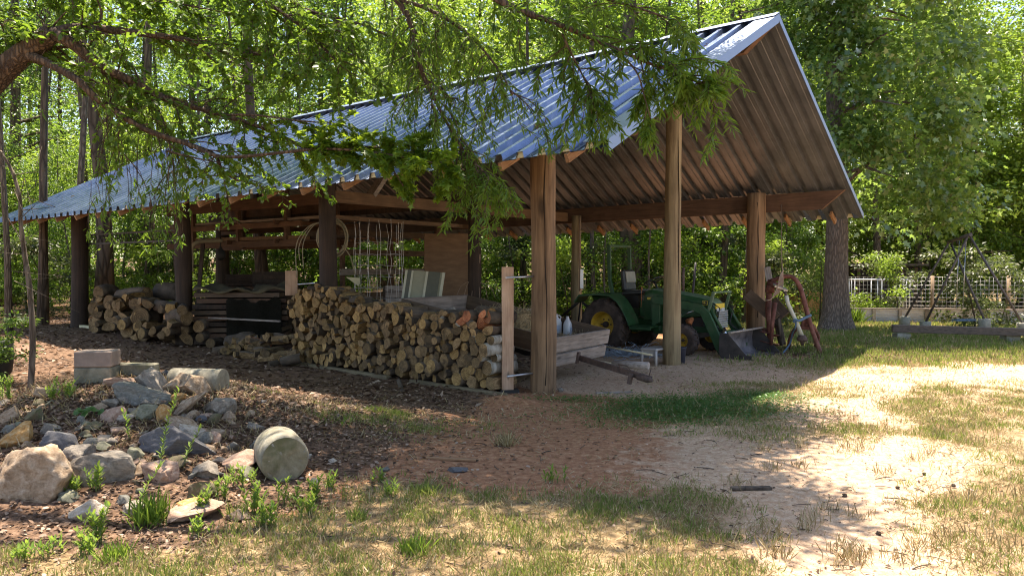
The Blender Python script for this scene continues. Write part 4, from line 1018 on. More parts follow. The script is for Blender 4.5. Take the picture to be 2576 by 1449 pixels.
for (u, v, d, s_, lab) in ((620,704,18.2,(.9,.6,.28),'dark crate on the shelf behind the canvas, left one'), (690,702,17.2,(.9,.6,.34),'dark crate half hidden behind the short board end'), (1000,748,15.8,(.55,.5,.5),'grey slatted crate behind the wire cage')):
    p = AP(u, v, d); e = empty('slatted_crate', lab, 'crate', (p.x, p.y, p.z-s_[2]/2), .3)
    for k in range(4): MB().box((0,-s_[1]/2,(k+.5)*s_[2]/4), (s_[0],.02,s_[2]/4-.02)).build('slat', M['greywood_x'] if 'grey' in lab else M['post_dark'], e)
    MB().box((0,.02,s_[2]/2-.01), (s_[0]-.03,s_[1]-.03,s_[2]-.03)).build('box', M['post_dark'], e)
    MB().box((0,0,-(p.z-s_[2]/2)/2-.0), (s_[0]*.8,s_[1]*.8,(p.z-s_[2]/2)-.01)).build('stand', M['beam'], e)
# hooked wires hanging on the middle inner post
mb = MB(); q0 = AP(1190, 705, 15.6)
mb.tube([AP(1207,640,15.6), AP(1205,665,15.6), AP(1193,700,15.6), q0], .02, 6)
for k in range(6): mb.tube(arc([q0, AP(1190+(k-2)*14, 712+abs(k-2)*3, 15.6), AP(1186+(k-2)*20, 750, 15.5)]), .006, 5)
o = mb.build('wire_hooks', M['twine']); tag(o, 'bundle of bent wires hanging on the middle inner post', 'wire')

# ------------------------------------------------------------------ swing frame, timber, fence and garden beds on the right
sw = empty('swing_set', 'bare steel swing frame with four splayed legs set in round concrete feet', 'swing frame', GP(2420, 835))
M['swing'] = mottled('weathered swing tube', (.05,.042,.045), (.14,.12,.115), 9, .6, .2, .003)
legs = [((2386,612),(2276,800),19.7,20.4), ((2434,596),(2328,812),19.0,19.7), ((2393,615),(2477,806),19.7,18.9), ((2439,593),(2574,816),19.0,18.5)]
M['concrete'] = mottled('pitted grey concrete', (.20,.19,.155), (.31,.295,.245), 9, .9, .5, .006, c3=(.38,.365,.31))
for (a, c, da, dc) in legs:
    pa, pc = AP(*a, da), AP(*c, dc); sub(MB().tube([pa, pc], .027, 12).build('leg', M['swing']), sw)
    g_ = terr(pc.x, pc.y); sub(MB().lathe((pc.x, pc.y, g_), [(0,-.05), (.13,-.05), (.135,pc.z-g_+.02), (.12,pc.z-g_+.04), (0,pc.z-g_+.03)], 20).build('concrete_foot', M['concrete']), sw)
sub(MB().tube([AP(2385,609,19.8), AP(2442,590,18.9)], .045, 12).build('top_bar', M['swing']), sw)
for k in range(4):
    q = AP(2385,609,19.8).lerp(AP(2442,590,18.9), .2+k*.2); sub(MB().tube([q, q-Vector((0,0,.12))], .015, 6).build('hanger_hook', M['darksteel']), sw)
for k in (1, 2):
    q = AP(2385,609,19.8).lerp(AP(2442,590,18.9), .2+k*.3); sub(MB().tube([q-Vector((0,0,.05)), q-Vector((.05,0,1.75))], .008, 5).build('chain', M['steel']), sw)
sub(MB().box(AP(2425,805,19.2), (.55,.16,.04), rz3(.2)).build('swing_seat', M['bluerope']), sw)
M['timber'] = mottled('dark weathered timber', (.07,.055,.045), (.2,.15,.12), 5, .85, .3, .01, (1,8,8))
a, c = AP(2244, 826, 17.4), AP(2680, 838, 16.6)
o = MB().beam(a, c, .16, .165).build('long_timber', M['timber'], bevel=.01); tag(o, 'long dark timber beam raised on blocks in front of the swing frame', 'beam')
for k, (u, v) in enumerate(((2268,840), (2540,848))):
    p = AP(u, v, 17.4 if k == 0 else 17.0); g_ = terr(p.x, p.y); hh = max(.06, a.z-.11-g_); o = MB().box((p.x, p.y, g_+hh/2-.01), (.3,.25,hh+.02)).build('support_block', M['concrete'], bevel=.01); tag(o, f'concrete block under the {"left" if k == 0 else "right"} part of the long timber', 'block')
M['white'] = plain('white painted metal', (.75,.76,.82), .4, .2, .05); M['bedmetal'] = plain('pale corrugated bed metal', (.62,.64,.70), .35, .6, .08)
FD = 25.5
def gbase(u, d): p = AP(u, 800, d); p.z = terr(p.x, p.y); return p
fe = empty('white_pipe_fence', 'white pipe fence panels with thin uprights beyond the lawn', 'fence', gbase(2200, FD))
a, c = gbase(2090, FD), gbase(2296, FD-.3)
for z in (1.22, .12):
    sub(MB().tube([a+Vector((0,0,z)), c+Vector((0,0,z-.02))], .022, 8).build('rail', M['white']), fe)
for f in [0,.13,.16,.19,.22,.25,.29,.49,.57,.62,.84,.88,.92,.96]:
    q = a.lerp(c, f); sub(MB().tube([q, q+Vector((0,0,1.22))], .016, 8).build('upright', M['white']), fe)
wf = empty('wire_fence', 'welded wire fence on wooden stakes running past the swing frame', 'fence', gbase(2400, 24))
M['stake'] = wood('fence stake', (.26,.17,.10), (.5,.36,.24), 'z', 1.)
a, c = gbase(2120, 24.6), gbase(2760, 23.6)
mb = MB(); nv = 60
for k in range(nv+1): q = a.lerp(c, k/nv); mb.tube([q, q+Vector((0,0,1.32))], .0045, 4)
for k in range(11): mb.tube([a+Vector((0,0,.06+k*.125)), c+Vector((0,0,.06+k*.125))], .0045, 4)
sub(mb.build('wire_mesh', M['wirew']), wf)
for f in (.36, .66, .97):
    q = a.lerp(c, f); sub(MB().tube([q-Vector((0,0,.1)), q+Vector((0,0,1.36))], .05, 10, wob=.1).build('stake', M['stake']), wf)
for k, (u0, u1, d) in enumerate(((2132, 2330, 22.9), (2345, 2470, 22.4), (2484, 2640, 22.0))):
    a, c = gbase(u0, d), gbase(u1, d-.3); e = empty('raised_garden_bed', f'{["long left","middle","right"][k]} raised garden bed of pale corrugated metal beyond the lawn', 'garden bed', a, math.atan2(c.y-a.y, c.x-a.x), 'raised garden beds beyond the lawn'); L_ = (c-a).length
    mb = MB(); 
    pr = []
    for i in range(41): z = .02 + i*.0095; pr.append((z, .012*math.sin(i*math.pi/2.5)))
    n_ = len(pr); mb.add([(x, q_, z) for x in (0, L_) for z, q_ in pr], [(i, n_+i, n_+i+1, i+1) for i in range(n_-1)]); o = mb.build('side_sheet', M['bedmetal'], e)
    o.modifiers.new('s', 'SOLIDIFY').thickness = .01
    for f in range(4): MB().box((L_*f/3, -.03, .2), (.09,.05,.42)).build('corner_post', M['greywood_x'] if f else M['greywood_x'], e)
    MB().box((L_/2, .55, .38), (L_, 1.0, .03)).build('soil', M['rusty'], e); MB().box((L_/2, -.02, .42), (L_+.1, .09, .03)).build('cap_board', M['greywood_x'], e)
gs = empty('garden_shed', 'dark reddish-brown shed glimpsed through the wire fence', 'shed', gbase(2240, 30))
q = gbase(2235, 30)
sub(MB().box(q+Vector((0,1.2,.8)), (2.6,2.0,1.7)).build('walls', M['post_dark']), gs); sub(MB().box(q+Vector((0,1.2,1.70)), (3.0,2.5,.09)).build('roof', M['timber']), gs)
for k in (-1.1,-.5,.3,.55,1.1): sub(MB().box(q+Vector((k,.15,.8)), (.12,.06,1.6)).build('wall_post', M['beam_x']), gs)

# ------------------------------------------------------------------ rock heap with concrete pieces
def rockmat(name, c1, c2, c3, sc=4, moss=.0):
    m, t, b = nodes(name); v = coords(t, (1,1,1), jitter=True); f = noise(t, v, sc, 8, .7, .6); g = noise(t, v, sc*4, 6, .7)
    col = ramp(t, f, [(.3, c1), (.5, c2), (.68, c3)]); col = mixc(t, .5, col, ramp(t, g, [(.3, (.45,.42,.4)), (.6, (1,1,1))]), 'MULTIPLY')
    if moss: col = mixc(t, ramp(t, noise(t, v, 3, 5), [(.62-moss*.4, (0,0,0)), (.74-moss*.4, (.75,.75,.75))]), col, (.075,.085,.028))
    t.links.new(col, b.inputs['Base Color']); b.inputs['Roughness'].default_value = .88; bump(t, b, g, .6, .012); return m
RK = {'tan': rockmat('tan field stone', (.16,.095,.05), (.34,.24,.155), (.50,.40,.30)), 'grey': rockmat('grey stone', (.12,.10,.08), (.24,.205,.165), (.38,.33,.27)), 'slate': rockmat('blue grey slate', (.075,.074,.078), (.12,.118,.125), (.165,.162,.17), 7),
      'ochre': rockmat('ochre stone', (.25,.11,.03), (.46,.25,.08), (.5,.4,.24)), 'white': rockmat('white quartz', (.28,.20,.13), (.46,.39,.31), (.58,.54,.48)), 'green': rockmat('greenish stone', (.11,.11,.07), (.21,.205,.14), (.30,.28,.20), 4, .2),
      'moss': rockmat('mossy stone', (.09,.075,.045), (.15,.12,.07), (.22,.17,.11), 3, .35), 'pink': rockmat('pinkish brown stone', (.24,.13,.09), (.38,.25,.18), (.5,.38,.3)), 'band': rockmat('green grey banded stone', (.085,.082,.068), (.17,.165,.14), (.28,.27,.235), 6)}
import bmesh
def rock_mesh(seed, flat=1., cuts=9, sub_=4, ang=1.):
    bm = bmesh.new(); bmesh.ops.create_icosphere(bm, subdivisions=sub_, radius=1.); rd = random.Random(seed)
    pl = []
    for i in range(cuts):
        n_ = Vector((rd.gauss(0,1), rd.gauss(0,1), rd.gauss(0,1))).normalized(); pl.append((n_, rd.uniform(.42,.78) if ang < 1.5 else rd.uniform(.60,.88)))
    for v in bm.verts:
        for n_, o in pl:
            d = v.co.dot(n_) - o
            if d > 0: v.co -= n_*d
        q = v.co*1.4 + Vector((seed*3.1, 0, 0)); v.co *= 1 + .12*mnoise.noise(q) + .06*mnoise.noise(q*3.3) + .035*abs(mnoise.noise(q*8)) + .02*mnoise.noise(q*17)
    me = bpy.data.meshes.new('rock'); bm.to_mesh(me); bm.free()
    me.polygons.foreach_set('use_smooth', [True]*len(me.polygons)); return me
ROCKS = [  # u, v (centre), w, h in px, material, tilt, label
 (85,1200,178,140,'tan',.1,'largest boulder, tan with a white quartz streak, at the left end of the rock heap'),
 (33,1103,80,62,'ochre',.3,'ochre-orange rock directly above the largest boulder at the left edge'),
 (148,1110,94,62,'slate',.5,'pointed blue-grey slate slab above the right side of the largest boulder'),
 (82,1048,56,46,'moss',0,'moss-covered round rock behind the ochre rock'), (20,1050,54,40,'tan',0,'brown rock at the left frame edge above the ochre rock'),
 (105,990,62,34,'tan',.1,'rounded tan rock near the foot of the slim sapling'), (254,1180,128,84,'grey',-.15,'wide grey-brown domed boulder right of the largest boulder'),
 (201,1148,74,46,'grey',0,'dark grass-strewn rock between the slate slab and the domed boulder'), (255,1107,50,20,'grey',.1,'thin layered grey stone above the domed boulder'), (258,1127,46,20,'green',0,'thin mossy stone just under the layered grey stone'),
 (331,1148,52,34,'green',.2,'split greenish stone right of the domed boulder'), (372,1103,50,58,'pink',.7,'upright brown stone against the left side of the big slate slab'),
 (443,1122,168,74,'slate',.16,'biggest blue-grey slate slab, lying in the middle of the rock heap'), (466,1090,62,38,'white',-.2,'white rock with ochre edge resting on the big slate slab'),
 (515,1106,46,30,'band',.3,'pale grey stone at the right tip of the big slate slab'), (342,998,116,40,'band',-.25,'long green-grey slab tilted under the tall rock near the top of the heap'),
 (380,957,76,74,'grey',-.6,'tall grey-tan rock standing at the top of the heap beside the concrete slab'), (483,966,82,74,'tan',.1,'round tan rock in front of the grey concrete pipe'),
 (428,976,42,34,'tan',.4,'small tan rock wedged between the two top rocks'), (440,1000,40,34,'ochre',.4,'dark rusty stone beneath the round tan rock'), (360,1042,72,44,'green',.1,'greenish grey rock below the long tilted slab'),
 (407,1050,42,44,'ochre',.2,'bright orange stone in the middle of the heap'), (456,1028,84,42,'tan',.75,'long whitish-tan rock leaning up to the right of the orange stone'),
 (303,1053,48,24,'white',.05,'small pale blue-white stone left of the greenish grey rock'), (276,1046,54,42,'pink',.1,'brown stone left of the small pale stone'), (466,1070,74,34,'tan',-.5,'sloping tan stone above the white-and-ochre rock'),
 (503,1056,32,22,'slate',0,'small blue-grey pebble-like stone right of the sloping tan stone'), (543,1022,64,54,'grey',.2,'rough grey-brown rock under the right end of the concrete pipe'),
 (645,1117,46,46,'band',.8,'pointed grey stone just left of the concrete cylinder'), (685,1097,36,26,'green',0,'small greenish stone above the concrete cylinder'), (640,1076,44,20,'grey',0,'low grey stone in the litter above the pointed grey stone'),
 (513,1186,60,42,'grey',-.1,'smooth pale grey stone with a flat top below the big slate slab'), (482,1197,32,26,'band',.6,'small tilted stone left of the smooth pale grey stone'), (400,1190,78,62,'pink',.2,'pinkish-brown rock below the left end of the big slate slab'),
 (205,1297,84,42,'white',.35,'white angular slab low in the weeds below the domed boulder'), (308,1257,38,38,'band',.2,'small upright grey stone in the weeds left of the tall bright weed'), (510,1242,64,46,'moss',0,'bright moss-topped mound stone below the smooth pale stone'),
 (475,1266,52,26,'ochre',.1,'orange stone behind the long whitish slab'), (458,1298,134,42,'pink',.12,'long pinkish-white slab lying at the front of the rock heap'), (595,1298,56,34,'tan',0,'rounded tan-white stone at the front right of the rock heap'),
 (330,1285,62,30,'grey',.3,'grey stone half buried in grass at the front of the heap'), (790,1212,26,20,'band',0,'small grey stone touching the right side of the concrete cylinder'), (775,1150,18,16,'white',0,'white pebble above the right side of the concrete cylinder'),
 (836,1160,30,12,'white',0,'flat white pebble lying on the litter right of the concrete cylinder'), (598,1162,96,40,'pink',.1,'broad flaking brown stone left of the concrete cylinder'), (303,962,72,28,'pink',0,'flat brown stone under the greenish concrete slab'),
 (415,940,26,24,'slate',0,'small dark round stone on top of the heap'), (968,1182,26,13,'band',0,'small bluish stone alone on the bare ground in the middle'), (520,1050,40,30,'pink',.1,'crumbly brown stone at the right shoulder of the heap'), (572,1052,46,26,'tan',.2,'pale tan stone at the far right shoulder of the heap'),
 (1152,1183,58,17,'slate',.0,'dark flat stone on the bare ground near the image centre'), (658,1010,20,10,'slate',0,'tiny dark stone on the brown litter behind the heap'), (1410,982,16,14,'grey',0,'grey pebble at the foot of the near post'),
 (165,1150,44,30,'grey',0,'small grey stone tucked between the largest boulder and the slate slab'), (228,1075,50,24,'moss',0,'low mossy stone in the dry litter left of the small pale stone')]
for i, (u, v, w_, h_, mt, tl, lab) in enumerate(ROCKS):
    p = GP(u, v + h_*.32); d = p.y; gr_ = 1.18 if w_ > 40 and i < 48 and w_ < 150 else 1.05; sw_, sh_ = w_*d/FPX*gr_, h_*d/FPX*gr_
    slab = mt == 'slate' and w_ > 60
    o = bpy.data.objects.new('rock', rock_mesh(i+3, cuts=(9 if slab else 14), sub_=5 if w_ > 60 else 4, ang=2. if w_ > 100 and w_ != 134 and not slab else 1.)); C.objects.link(o); o.data.materials.append(RK[mt])
    o.location = (p.x, p.y + sw_*.15, p.z + sh_*.20)
    if slab: o.scale = (sw_*.60, sw_*.32, sh_*.62); o.rotation_euler = (-.45, tl*.6, .1)
    else: o.scale = (sw_*.62, max(sw_, sh_)*.50, sh_*.66); o.rotation_euler = (0, -tl if abs(tl) < .9 else tl, 0); 
    if not slab and abs(tl) > .45: o.scale = (sw_*.72, sw_*.5, sh_*.42)
    tag(o, lab, 'rock')
frd = random.Random(8)
for i in range(125):
    u, v = frd.uniform(0, 640), frd.uniform(985, 1260)
    if u > 520 and v < 1040: continue
    p = GP(u, v); s_ = frd.uniform(.025,.05) if i > 60 else frd.uniform(.04,.085); mt = frd.choice(['tan','grey','pink','green','grey','band','pink','moss','tan'])
    o = bpy.data.objects.new('rock', rock_mesh(200+i, cuts=12, sub_=3)); C.objects.link(o); o.data.materials.append(RK[mt]); o.location = (p.x, p.y, p.z+s_*.2); o.scale = (s_*1.3, s_, s_*.75); o.rotation_euler = (frd.uniform(-.4,.4), frd.uniform(-.4,.4), frd.uniform(0,6))
    tag(o, 'small stone wedged among the larger rocks and dead leaves of the rock heap', 'rock', 'small filler stones of the rock heap')
cyl = empty('concrete_cylinder', 'short concrete cylinder with a rough grass-stained end lying beside the rock heap', 'concrete cylinder')
fc_ = AP(717, 1190, 5.62); ax_ = Vector((-.42, .9, 0)).normalized(); rr = .178
fc_.z = max(fc_.z, terr(fc_.x, fc_.y)+rr*.85); cyl.location = (fc_.x, fc_.y, terr(fc_.x, fc_.y))
mb = MB(); n = 40; vs = []; rings = [(0,.0), (0,.5), (0,.84), (.010,.94), (.035,.985), (.07,1.0), (.34,1.0), (.39,.96), (.40,0)]
side_ = Vector((0,0,1)).cross(ax_).normalized(); vs = []
for h, r_ in rings:
    for k in range(n):
        t_ = 2*math.pi*k/n; rr_ = rr*r_*(1+.02*mnoise.noise(Vector((math.cos(t_)*2, math.sin(t_)*2, h*5))))
        dsp = .012*mnoise.noise(Vector((math.cos(t_)*r_*3, math.sin(t_)*r_*3, 3))) if h == 0 else 0
        vs.append(fc_ + ax_*(h+dsp) + (side_*math.cos(t_) + Vector((0,0,1))*math.sin(t_))*rr_)
mb.add(vs, [(i*n+k, i*n+(k+1) % n, (i+1)*n+(k+1) % n, (i+1)*n+k) for i in range(len(rings)-1) for k in range(n)], 0, True)
M['concrete_rough'] = rockmat('rough green grey concrete', (.12,.10,.06), (.23,.20,.125), (.34,.30,.21), 5, .08)
M['cylside'] = rockmat('mottled old concrete', (.15,.13,.09), (.27,.25,.19), (.38,.355,.29), 5, .05)
sub(mb.build('body', M['cylside']), cyl)
for i, f in enumerate(bpy.data.objects['body'].data.polygons if False else []): pass
mbf = MB(); vs = [fc_ - ax_*.004]
for r_ in (.3,.6,.86):
    for k in range(n):
        t_ = 2*math.pi*k/n; vs.append(fc_ - ax_*(.006 + .012*mnoise.noise(Vector((math.cos(t_)*r_*4, math.sin(t_)*r_*4, 9)))) + (side_*math.cos(t_) + Vector((0,0,1))*math.sin(t_))*rr*r_*1.04)
fs = [(0, 1+k, 1+(k+1) % n) for k in range(n)] + [(1+i*n+k, 1+(i+1)*n+k, 1+(i+1)*n+(k+1) % n, 1+i*n+(k+1) % n) for i in range(2) for k in range(n)]
sub(mbf.add(vs, fs, 0, True).build('rough_end', M['concrete_rough']), cyl)
M['block'] = mottled('pinkish concrete block', (.18,.135,.11), (.29,.225,.185), 9, .9, .5, .006); M['blockg'] = rockmat('mossy concrete', (.12,.11,.075), (.21,.195,.14), (.29,.27,.205), 5, .1)
pb = GP(228, 966); s_ = 8.75/FPX
o = MB().box((0,0,0), (.325,.24,.155)).build('concrete_block', M['blockg'], None, (pb.x, pb.y+.12, pb.z+.07), (0,0,.12), .01); tag(o, 'mossy concrete block, lower of the two stacked behind the rock heap', 'concrete block')
o = MB().box((0,0,0), (.325,.24,.145)).build('concrete_block', M['block'], None, (pb.x+.005, pb.y+.12, pb.z+.225), (0,0,.10), .008); tag(o, 'smooth pinkish concrete block, upper of the two stacked behind the rock heap', 'concrete block')
p = GP(310, 955); o = MB().box((0,0,0), (.46,.12,.20)).build('concrete_slab', M['blockg'], None, (p.x, p.y+.2, p.z+.03), (0,0,-.05), .012); tag(o, 'mossy concrete slab standing behind the rocks, right of the two stacked blocks', 'concrete slab')
p = GP(470, 985); o = MB().tube([(-.27,0,0), (.0,0,.0), (.235,0,.0)], [.128,.128,.128], 30).build('concrete_pipe', M['cylside'], None, (p.x+.02, p.y+.25, p.z+.05), (0,0,-.12)); tag(o, 'blue-grey concrete pipe lying across the back of the rock heap', 'concrete pipe')
# dark drum at the left frame edge, crumpled cardboard
dp = GP(-8, 958); dr_ = MB().lathe((0,0,0), [(0,0), (.10,0), (.19,.12), (.21,.3), (.21,.55), (.19,.58), (.17,.56), (0,.5)], 24).build('black_pot', M['black'], None, dp); tag(dr_, 'big black rounded pot cut by the left frame edge', 'pot')
mb = MB(); rd = random.Random(9)
for i in range(14):
    p = GP(62+rd.uniform(-16,22), 893+rd.uniform(-5,8)); Rm = Euler((rd.uniform(-1,1), rd.uniform(-1,1), rd.uniform(0,6))).to_matrix(); mb.box(p+Vector((0,0,.04)), (rd.uniform(.1,.26), rd.uniform(.06,.14), .006), Rm)
o = mb.build('crumpled_cardboard', plain('reddish brown cardboard', (.45,.24,.16), .8)); tag(o, 'crumpled reddish cardboard scraps on the litter behind the slim sapling', 'cardboard')
for k, (u, v, L_) in enumerate(((1135,1158,.42), (1890,1232,.3), (1545,990,.5))):
    p = GP(u, v); o = MB().box((0,0,0), (L_,.05,.02)).build('bark_scrap', [M['tail'], M['barkB'], M['greywood_x']][k], None, p+Vector((0,0,.012)), (0,.02,.2*k-.1), .004); tag(o, ['pale strip of wood lying on the litter left of centre', 'dark flat bark scrap on the sand to the right', 'thin grey stick on the sand right of the near post'][k], 'wood scrap')

# ------------------------------------------------------------------ leaves
TEMPL = {'lance': ([(0,0,0), (.3,.5,.04), (.72,.34,.03), (1,0,-.03), (.72,-.34,.03), (.3,-.5,.04)], [(0,1,2,3), (0,3,4,5)]),
         'quad': ([(0,0,0), (.45,.5,.08), (1,0,-.08), (.45,-.5,.08)], [(0,1,2), (0,2,3)]),
         'oval': ([(0,0,0), (.22,.42,.05), (.6,.5,.06), (1,0,-.06), (.6,-.5,.06), (.22,-.42,.05)], [(0,1,2,3), (0,3,4,5)]),
         'maple': ([(0,0,0), (.10,.36,.03), (.34,.24,.02), (.52,.62,-.02), (.58,.22,.03), (1,0,-.06), (.58,-.22,.03), (.52,-.62,-.02), (.34,-.24,.02), (.10,-.36,.03)], [(0,1,2), (0,2,4), (2,3,4), (0,4,5), (0,5,6), (0,6,8), (6,7,8), (0,8,9)])}
def norm(a): return a/np.maximum(1e-9, np.linalg.norm(a, axis=1, keepdims=True))
def leaf_arrays(pos, dirs, nrm, length, width, kind):
    T_, F_ = TEMPL[kind]; T_ = np.array(T_); k = len(T_)
    d = norm(dirs); s_ = norm(np.cross(nrm, d)); n_ = np.cross(d, s_)
    L_ = np.broadcast_to(np.asarray(length, float), len(pos))[:, None, None]; W_ = np.broadcast_to(np.asarray(width, float), len(pos))[:, None, None]
    V = pos[:, None, :] + d[:, None, :]*T_[None, :, 0:1]*L_ + s_[:, None, :]*T_[None, :, 1:2]*W_ + n_[:, None, :]*T_[None, :, 2:3]*L_
    return V.reshape(-1, 3), k, F_
def leaf_obj(name, batches, mats, parent=None):
    """batches: (pos, dirs, nrm, length, width, kind, material index)"""
    Vs = []; loops = []; tot = []; mi = []; o = 0
    for pos, dirs, nrm, ln, wd, kind, m_ in batches:
        V, k, F_ = leaf_arrays(pos, dirs, nrm, ln, wd, kind); n_ = len(pos)
        base = (np.arange(n_)*k + o)[:, None]
        idx = np.array([i for f in F_ for i in f]); lens = [len(f) for f in F_]
        loops.append((base + idx[None, :]).ravel()); tot.append(np.tile(lens, n_)); mi.append(np.full(n_*len(F_), m_)); Vs.append(V); o += len(V)
    V = np.concatenate(Vs); L_ = np.concatenate(loops); T_ = np.concatenate(tot); mi = np.concatenate(mi)
    me = bpy.data.meshes.new(name); me.vertices.add(len(V)); me.vertices.foreach_set('co', V.astype(np.float32).ravel())
    me.loops.add(len(L_)); me.loops.foreach_set('vertex_index', L_.astype(np.int32)); me.polygons.add(len(T_))
    me.polygons.foreach_set('loop_start', np.concatenate([[0], np.cumsum(T_)[:-1]]).astype(np.int32)); me.polygons.foreach_set('loop_total', T_.astype(np.int32))
    me.polygons.foreach_set('material_index', mi.astype(np.int32))
    for m_ in mats: me.materials.append(m_)
    me.update(calc_edges=True)
    ob = bpy.data.objects.new(name, me); C.objects.link(ob)
    if parent: ob.parent = parent
    return ob
LF = {'oak': leafmat('willow oak leaf', [(0, (.04,.085,.014)), (.5, (.08,.16,.022)), (1, (.14,.235,.04))], (.40,.60,.05), .48),
      'wood': leafmat('woodland leaf', [(0, (.025,.065,.012)), (.5, (.07,.145,.022)), (1, (.20,.29,.06))], (.34,.55,.06), .46),
      'bright': leafmat('sunny leaf', [(0, (.09,.15,.02)), (.55, (.17,.26,.03)), (1, (.28,.36,.07))], (.48,.68,.08), .5),
      'poplar': leafmat('glossy dark leaf', [(0, (.03,.08,.02)), (.55, (.09,.18,.045)), (1, (.30,.42,.16))], (.42,.60,.08), .45, .24, 1.),
      'maple': leafmat('maple leaf', [(0, (.05,.11,.015)), (.5, (.09,.18,.02)), (1, (.15,.25,.03))], (.50,.64,.04), .5),
      'dark': leafmat('dull dark leaf', [(0, (.03,.05,.02)), (.6, (.06,.085,.03)), (1, (.13,.13,.06))], (.2,.28,.05)),
      'weed': leafmat('lime weed leaf', [(0, (.09,.17,.03)), (.5, (.16,.27,.04)), (1, (.26,.38,.06))], (.45,.6,.08)),
      'grass': leafmat('grass blade', [(0, (.07,.13,.03)), (.45, (.13,.21,.05)), (.75, (.22,.28,.08)), (1, (.40,.36,.17))], (.50,.58,.12), .42, .6, .25),
      'dry': leafmat('straw grass', [(0, (.24,.18,.08)), (.5, (.42,.33,.17)), (1, (.62,.52,.33))], (.5,.42,.2), .25, .7, .2),
      'litter': leafmat('dead leaf', [(0, (.05,.03,.02)), (.5, (.14,.085,.055)), (.82, (.27,.175,.12)), (1, (.44,.33,.25))], (.35,.2,.12), .12, .7, .25),
      'cedar': leafmat('cedar green', [(0, (.06,.11,.03)), (1, (.14,.20,.05))], (.3,.4,.08))}
def rnd(n, *s): return RNG.normal(size=(n,)+s) if s else RNG.normal(size=n)
def leafcloud(cent, R_, per, length, asp, kind, mi=0, flat=.35, up=.9, droop_=.3):
    """sprays: for each centre a flattened disc of leaves"""
    K = len(cent); c_ = np.repeat(np.asarray(cent), per, axis=0); n_ = len(c_)
    tiltv = np.repeat(norm(np.stack([rnd(K)*.35, rnd(K)*.35, np.ones(K)], 1)), per, axis=0)
    off = rnd(n_, 3)*np.repeat(np.broadcast_to(R_, K), per)[:, None]*.55; along = (off*tiltv).sum(1, keepdims=True)
    off = off - tiltv*along*(1-flat)
    d = off + rnd(n_, 3)*.3*np.mean(R_); d[:, 2] -= droop_*np.linalg.norm(d, axis=1)
    nr = tiltv*up + rnd(n_, 3)*.42
    L_ = length*RNG.uniform(.6, 1.25, n_)
    return (c_+off, d, nr, L_, L_*asp, kind, mi)

# ------------------------------------------------------------------ prototype trees
def copy_tree(root, loc, rz, sc, label, cat, group=None):
    r = root.copy(); C.objects.link(r); r.location = loc; r.rotation_euler = (0,0,rz); r.scale = (sc[0], sc[0], sc[1])
    for k in ('group',): 
        if k in r: del r[k]
    tag(r, label, cat, group)
    for ch in kids(root):
        c = ch.copy(); C.objects.link(c); c.parent = r
    return r
def make_tree(name, H, r0, z0, Rc, K, per, leaf, asp, kind, lm, bk, seed, limbs=10, lean=.4, flat=.35, toppy=1.):
    rd = random.Random(seed); e = bpy.data.objects.new(name, None); C.objects.link(e)
    pts = []; rad = []; n = 9; ax, ay = rd.uniform(-lean, lean), rd.uniform(-lean, lean)
    for i in range(n):
        f = i/(n-1); pts.append((ax*f*f + .12*math.sin(f*6+seed), ay*f*f + .12*math.cos(f*5+seed), -.3 + f*H)); rad.append(r0*(1-.8*f)*(1.35 if i == 0 else 1))
    mb = MB().tube(pts, rad, 10, wob=.12)
    cent = []
    for i in range(limbs):
        f = rd.uniform(max(.1, z0/H), .97); k = f*(n-1); a = int(k); p = Vector(pts[a]).lerp(Vector(pts[min(a+1, n-1)]), k-a)
        th = rd.uniform(0, 6.28); L_ = Rc*(1.05-.55*f*toppy)*rd.uniform(.6, 1.1); up = rd.uniform(.1,.6)
        q = [p, p + Vector((math.cos(th)*L_*.5, math.sin(th)*L_*.5, L_*up*.45)), p + Vector((math.cos(th+.2)*L_, math.sin(th+.2)*L_, L_*up*.6))]
        mb.tube(q, [r0*.28*(1-f*.5), r0*.18*(1-f*.5), r0*.05], 5, caps=False)
        for j in range(max(1, K//limbs)):
            g = rd.uniform(.25, 1.1); c = q[0].lerp(q[2], g) + Vector((rd.gauss(0,.38), rd.gauss(0,.38), rd.gauss(0,.3)))*Rc*.28
            cent.append(tuple(c))
    mb.build('trunk', M[bk], e)
    b = leafcloud(np.array(cent), Rc*.22, per, leaf, asp, kind, flat=flat)
    leaf_obj('crown', [b], [LF[lm]], e); return e
PA = [make_tree('woodland_tree', 17, .15+.05*i, 2.4, 2.9, 120, 62, .15, .55, 'quad', 'wood', 'barkB' if i != 1 else 'barkC', 11+i, limbs=30) for i in range(3)]
PB = [make_tree('sapling', 6.2, .045, .7, 1.9, 84, 50, .12, .5, 'quad', 'wood' if i else 'bright', 'barkC', 21+i, limbs=21) for i in range(3)]
PC = [make_tree('shrub', 2.4, .02, .2, 1.0, 36, 55, .10, .55, 'quad', ['wood','bright','dark'][i], 'barkB', 31+i, limbs=12) for i in range(3)]
PD = [make_tree('broadleaf_tree', 14, .14, 1.2, 3.2, 170, 60, .17, .6, 'quad', 'bright', 'barkC', 41+i, limbs=34) for i in range(2)]
PE = [make_tree('slender_trunk_tree', 15, .085+.04*i, 6.5, 2.0, 40, 50, .13, .55, 'quad', 'wood', 'barkB' if i else 'barkC', 51+i, limbs=14, lean=1.2) for i in range(3)]
used = set()
def put(protos, i, u, d, rz, sc, lab, cat, group=None):
    pr = protos[i % len(protos)]; p = AP(u, 700, d); loc = (p.x, p.y, terr(p.x, p.y))
    if pr.name not in used:
        used.add(pr.name); pr.location = loc; pr.rotation_euler = (0,0,rz); pr.scale = (sc[0], sc[0], sc[1]); tag(pr, lab, cat, group); return pr
    return copy_tree(pr, loc, rz, sc, lab, cat, group)
rd = random.Random(77)
